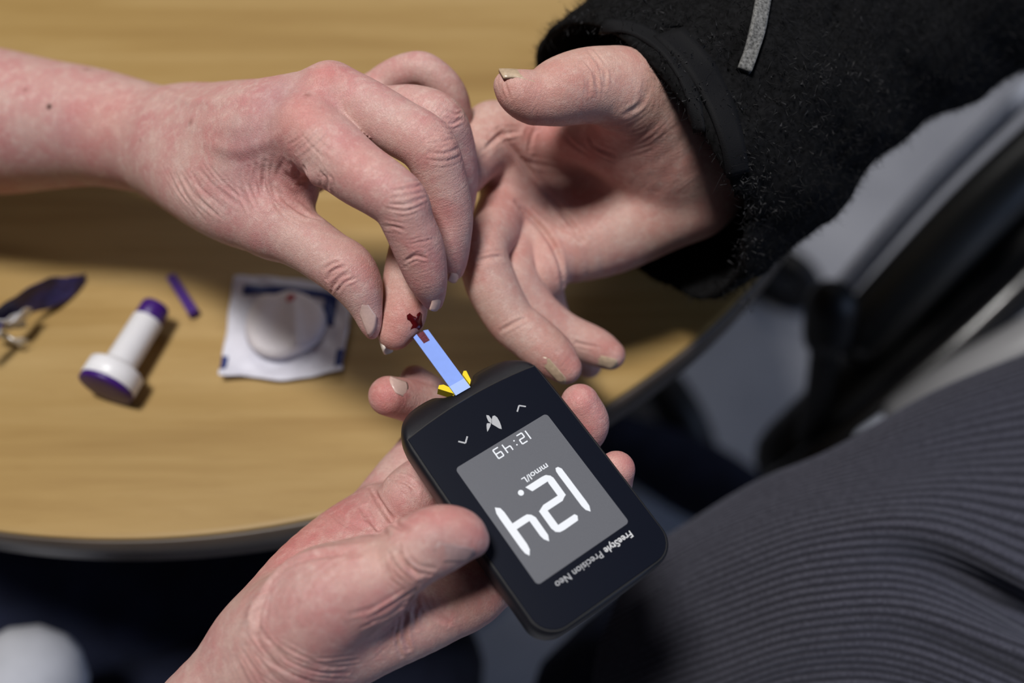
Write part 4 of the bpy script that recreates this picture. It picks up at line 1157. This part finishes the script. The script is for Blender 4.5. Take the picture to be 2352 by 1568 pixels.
# grey lint caught in the pile
clusters = [(1690, 590, 22), (1745, 690, 0), (1700, 560, 18), (1715, 690, 15), (1860, 170, 40), (1650, 100, 30), (1950, 150, 40), (1640, 480, 12), (1560, 150, 25), (1730, 480, 20), (1800, 260, 50), (1680, 240, 25), (2050, 220, 40), (1870, 320, 50), (1345, 60, 30), (1500, 25, 40), (1740, 380, 30), (1600, 215, 20), (1990, 60, 60), (1720, 430, 20)]
LP = []
for cx, cy, sp in clusters:
    if not sp: continue
    for _ in range(55):
        c, nn = frS.at(cx + RNG.normal(0, sp), cy + RNG.normal(0, sp * 0.7))
        if c is not None and np.linalg.norm(c - C(cx, cy, -c[2])) < 40: LP.append((c, nn))
V = []
for c, nn in LP:
    d = nn * 0.5 + RNG.normal(0, 0.8, 3); d /= np.linalg.norm(d); s = np.cross(d, RNG.normal(0, 1, 3)); s /= np.linalg.norm(s); l = RNG.uniform(0.8, 2.4)
    c = c + nn * 1.2
    V += [c - s * 0.06, c + s * 0.06, c + d * l + s * 0.03 + RNG.normal(0, .3, 3), c + d * l - s * 0.03 + RNG.normal(0, .1, 3)]
li = mesh_obj('lint', toW(np.array(V)), np.arange(len(V)).reshape(-1, 4), M['lint'], sleeve, smooth=False); li['kind'] = 'stuff'

def ribbon(name, left_px, right_px, mat, parent, lift=1.6, thick=1.0, nx=6, front=None):
    Lp = catmull(np.array(left_px, float), 8); Rp = catmull(np.array(right_px, float), 8)
    rows = []
    for a, b in zip(Lp, Rp):
        r = []
        for t in np.linspace(0, 1, nx):
            c, nn = front.at(*(a + (b - a) * t), 10); r.append(np.hstack([c, nn]))
        rows.append(r)
    G = np.array(rows)
    for _ in range(3):
        G[1:-1] = (G[:-2] + 2 * G[1:-1] + G[2:]) / 4
    pos, nn = G[..., :3], G[..., 3:]
    nv, nuu = pos.shape[:2]
    V = np.vstack([(pos + nn * (lift + thick)).reshape(-1, 3), (pos + nn * (lift - 2.0)).reshape(-1, 3)]); o = nv * nuu; F = []
    for j in range(nv - 1):
        for i in range(nuu - 1):
            a, b, c, d = j * nuu + i, j * nuu + i + 1, (j + 1) * nuu + i + 1, (j + 1) * nuu + i
            F += [(a, d, c, b), (o + a, o + b, o + c, o + d)]
    rim = [(i, i + 1) for i in range(nuu - 1)] + [(j * nuu + nuu - 1, (j + 1) * nuu + nuu - 1) for j in range(nv - 1)] + [((nv - 1) * nuu + i + 1, (nv - 1) * nuu + i) for i in range(nuu - 1)] + [((j + 1) * nuu, j * nuu) for j in range(nv - 1)]
    for a, c in rim: F.append((a, c, c + o, a + o))
    return mesh_obj(name, toW(V), F, mat, parent)
ribbon('cuff_strap', [(1500, 92), (1560, 150), (1612, 230), (1650, 320), (1672, 400)], [(1570, 72), (1630, 135), (1670, 215), (1700, 310), (1716, 390)], M['strap'], sleeve, 1.2, 0.7, front=frS)
ribbon('hem_binding', [(1380, 72), (1450, 82), (1520, 130), (1570, 210), (1595, 300)], [(1395, 50), (1470, 60), (1545, 112), (1596, 200), (1622, 300)], M['strap'], sleeve, 0.9, 0.5, front=frS)
ribbon('reflective_tape', [(1738, -30), (1722, 50), (1708, 110), (1690, 160)], [(1772, -30), (1752, 60), (1742, 120), (1720, 172)], M['tape'], sleeve, 2.2, 0.8, front=frS)

# corduroy trousers: knee and thigh with real wales
ctrl = [  # rows along the wales, top of the leg to the bottom
    [(1690, 1330, 560), (1850, 1180, 560), (2050, 1060, 560), (2250, 960, 560), (2500, 900, 560)],
    [(1560, 1235, 478), (1740, 1105, 462), (1930, 1025, 455), (2170, 890, 458), (2480, 760, 470)],
    [(1450, 1300, 445), (1660, 1195, 420), (1880, 1120, 412), (2140, 1060, 415), (2460, 1030, 425)],
    [(1400, 1420, 440), (1630, 1300, 405), (1870, 1210, 393), (2130, 1190, 393), (2440, 1290, 398)],
    [(1370, 1510, 440), (1620, 1400, 402), (1870, 1320, 387), (2120, 1320, 392), (2420, 1450, 402)],
    [(1360, 1600, 442), (1620, 1500, 402), (1870, 1425, 384), (2110, 1430, 382), (2420, 1560, 384)],
    [(1380, 1720, 446), (1630, 1610, 405), (1870, 1540, 386), (2120, 1560, 384), (2430, 1690, 386)],
    [(1420, 1850, 460), (1650, 1740, 420), (1880, 1680, 400), (2140, 1690, 396), (2440, 1820, 398)],
    [(1560, 1900, 560), (1750, 1800, 540), (1950, 1760, 520), (2200, 1760, 510), (2460, 1880, 510)],
]
cg = np.array([[C(*p) for p in r] for r in ctrl])
NU, NV = 161, 8 * 110 + 1
CG = bicub(cg, NU, NV)
# wale count follows the arc length across the cloth
mid = CG[:, NU // 2]; arc = np.concatenate([[0], np.cumsum(np.linalg.norm(np.diff(mid, axis=0), axis=1))])
du = np.gradient(CG, axis=1); dv = np.gradient(CG, axis=0); nm = np.cross(du, dv); nm /= np.linalg.norm(nm, axis=2)[..., None]
if (nm[NV // 2, NU // 2] * -CG[NV // 2, NU // 2]).sum() < 0: nm = -nm
uu = np.linspace(0, 1, NU)[None, :]; vv = np.linspace(0, 1, NV)[:, None]
# soft folds running off to the right
fold = 7.0 * np.exp(-((vv - 0.40 - 0.10 * (uu - 0.75)) / 0.030) ** 2) * np.clip((uu - 0.55) * 3, 0, 1) - 8.0 * np.exp(-((vv - 0.475 - 0.06 * (uu - 0.75)) / 0.030) ** 2) * np.clip((uu - 0.62) * 3.2, 0, 1) \
     + 5 * np.exp(-((vv - 0.60) / 0.04) ** 2) * np.clip((uu - 0.6) * 3, 0, 1) - 5.0 * np.exp(-((vv - 0.665) / 0.03) ** 2) * np.clip((uu - 0.6) * 3, 0, 1) + 1.2 * np.sin(uu * 9 + vv * 16) * 0.6
WALE = 3.1
ph = arc[:, None] / WALE + 0.06 * np.sin(uu * 23 + vv * 7)
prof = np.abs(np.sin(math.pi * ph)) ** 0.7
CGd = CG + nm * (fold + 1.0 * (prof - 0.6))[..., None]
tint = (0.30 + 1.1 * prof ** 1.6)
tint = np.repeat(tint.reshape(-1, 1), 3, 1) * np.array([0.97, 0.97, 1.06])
j, i = np.meshgrid(np.arange(NV - 1), np.arange(NU - 1), indexing='ij')
a = (j * NU + i).ravel()
FQ = np.stack([a, a + 1, a + NU + 1, a + NU], 1)
test = np.cross(CG[1, 0] - CG[0, 0], CG[0, 1] - CG[0, 0])
if (np.cross(CG[NV // 2, NU // 2 + 1] - CG[NV // 2, NU // 2], CG[NV // 2 + 1, NU // 2] - CG[NV // 2, NU // 2]) * nm[NV // 2, NU // 2]).sum() < 0: FQ = FQ[:, ::-1]
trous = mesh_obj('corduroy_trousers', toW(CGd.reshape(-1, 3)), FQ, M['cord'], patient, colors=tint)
tag(trous, 'charcoal wide-wale corduroy trouser leg')
# underside of the leg closes the cloth
V, F = tube([P(1500, 1700, 560), P(1800, 1540, 545), P(2150, 1430, 540), P(2600, 1400, 540)], [0.075, 0.085, 0.09, 0.095], 40, 8)
mesh_obj('trouser_underside', V, F, M['navy'], patient)

# ------------------------------------------------------------------ wheelchair beside the table (far below the focus)
wc = thing('wheelchair', (0.55, 0.35, 0.0), 'black wheelchair with chrome tubes blurred beyond the corduroy knee', 'wheelchair')
def wtube(name, pts, radii, mat, nseg=24):
    V, F = tube(pts, radii, nseg, 10); return mesh_obj(name, V, F, mat, wc)
wtube('armrest', [P(2480, 270, 640), P(2250, 480, 650), P(2050, 690, 665), P(1985, 765, 672)], [0.021] * 4, M['vinyl'])
wtube('armrest_tube', [P(2445, 128, 650), P(2146, 420, 660), P(1946, 652, 672), P(1928, 676, 676)], [0.0075] * 4, M['chrome'])
wtube('side_frame', [P(2520, 480, 650), P(2200, 790, 665), P(1880, 1060, 690), P(1800, 1120, 700)], [0.016] * 4, M['black_metal'])
wtube('seat_rail', [P(2520, 640, 620), P(2250, 830, 640), P(1990, 1010, 660)], [0.008] * 3, M['chrome'])
wtube('side_guard', [P(2560, 390, 690), P(2200, 720, 700), P(1830, 1050, 720)], [0.035, 0.035, 0.03], M['rubber'])
wtube('brake_lever', [P(1905, 705, 640), P(1895, 800, 655), P(1880, 920, 680), P(1850, 1020, 700)], [0.012, 0.010, 0.010, 0.010], M['rubber'])
wtube('brake_grip', [P(1908, 700, 636), P(1900, 770, 648)], [0.0165, 0.0155], M['rubber'])
wtube('push_rim', [P(2520, 700, 600), P(2352, 800, 612), P(2200, 880, 630), P(2080, 950, 650)], [0.017, 0.017, 0.016, 0.014], M['grey_vinyl'])
# front caster: tyre and hub, low over the floor
def torus(name, cen, axis, R, r, mat, ns=48, nt=16):
    t = np.asarray(axis, float); t /= np.linalg.norm(t); u, v = rot_frame(t); V = []; F = []
    for i in range(ns):
        a = 2 * math.pi * i / ns; e = math.cos(a) * u + math.sin(a) * v
        for k in range(nt):
            b = 2 * math.pi * k / nt; V.append(np.asarray(cen) + e * (R + r * math.cos(b)) + t * (r * math.sin(b)))
    for i in range(ns):
        for k in range(nt):
            i2, k2 = (i + 1) % ns, (k + 1) % nt; F.append((i * nt + k, i2 * nt + k, i2 * nt + k2, i * nt + k2))
    return mesh_obj(name, V, F, mat, wc)
cw = onplane(1500, 960, 0.10)
torus('caster_tyre', cw, (0.75, 0.5, 0), 0.078, 0.022, M['rubber'])
V, F = lathe([(-0.015, 0.01), (-0.014, 0.06), (0.014, 0.06), (0.015, 0.01)], cw, (0.75, 0.5, 0), 32); mesh_obj('caster_hub', V, F, M['steel'], wc)
cw2 = onplane(1800, 640, 0.05)
torus('caster_tyre', cw2, (0.6, 0.8, 0), 0.04, 0.014, M['rubber'])
V, F = lathe([(-0.010, 0.01), (-0.009, 0.03), (0.009, 0.03), (0.010, 0.01)], cw2, (0.6, 0.8, 0), 32); mesh_obj('caster_hub', V, F, M['black_metal'], wc)
wtube('foot_plate', [onplane(1420, 1010, 0.16), onplane(1600, 1100, 0.17), onplane(1760, 1180, 0.20)], [0.03, 0.04, 0.03], M['navy'])
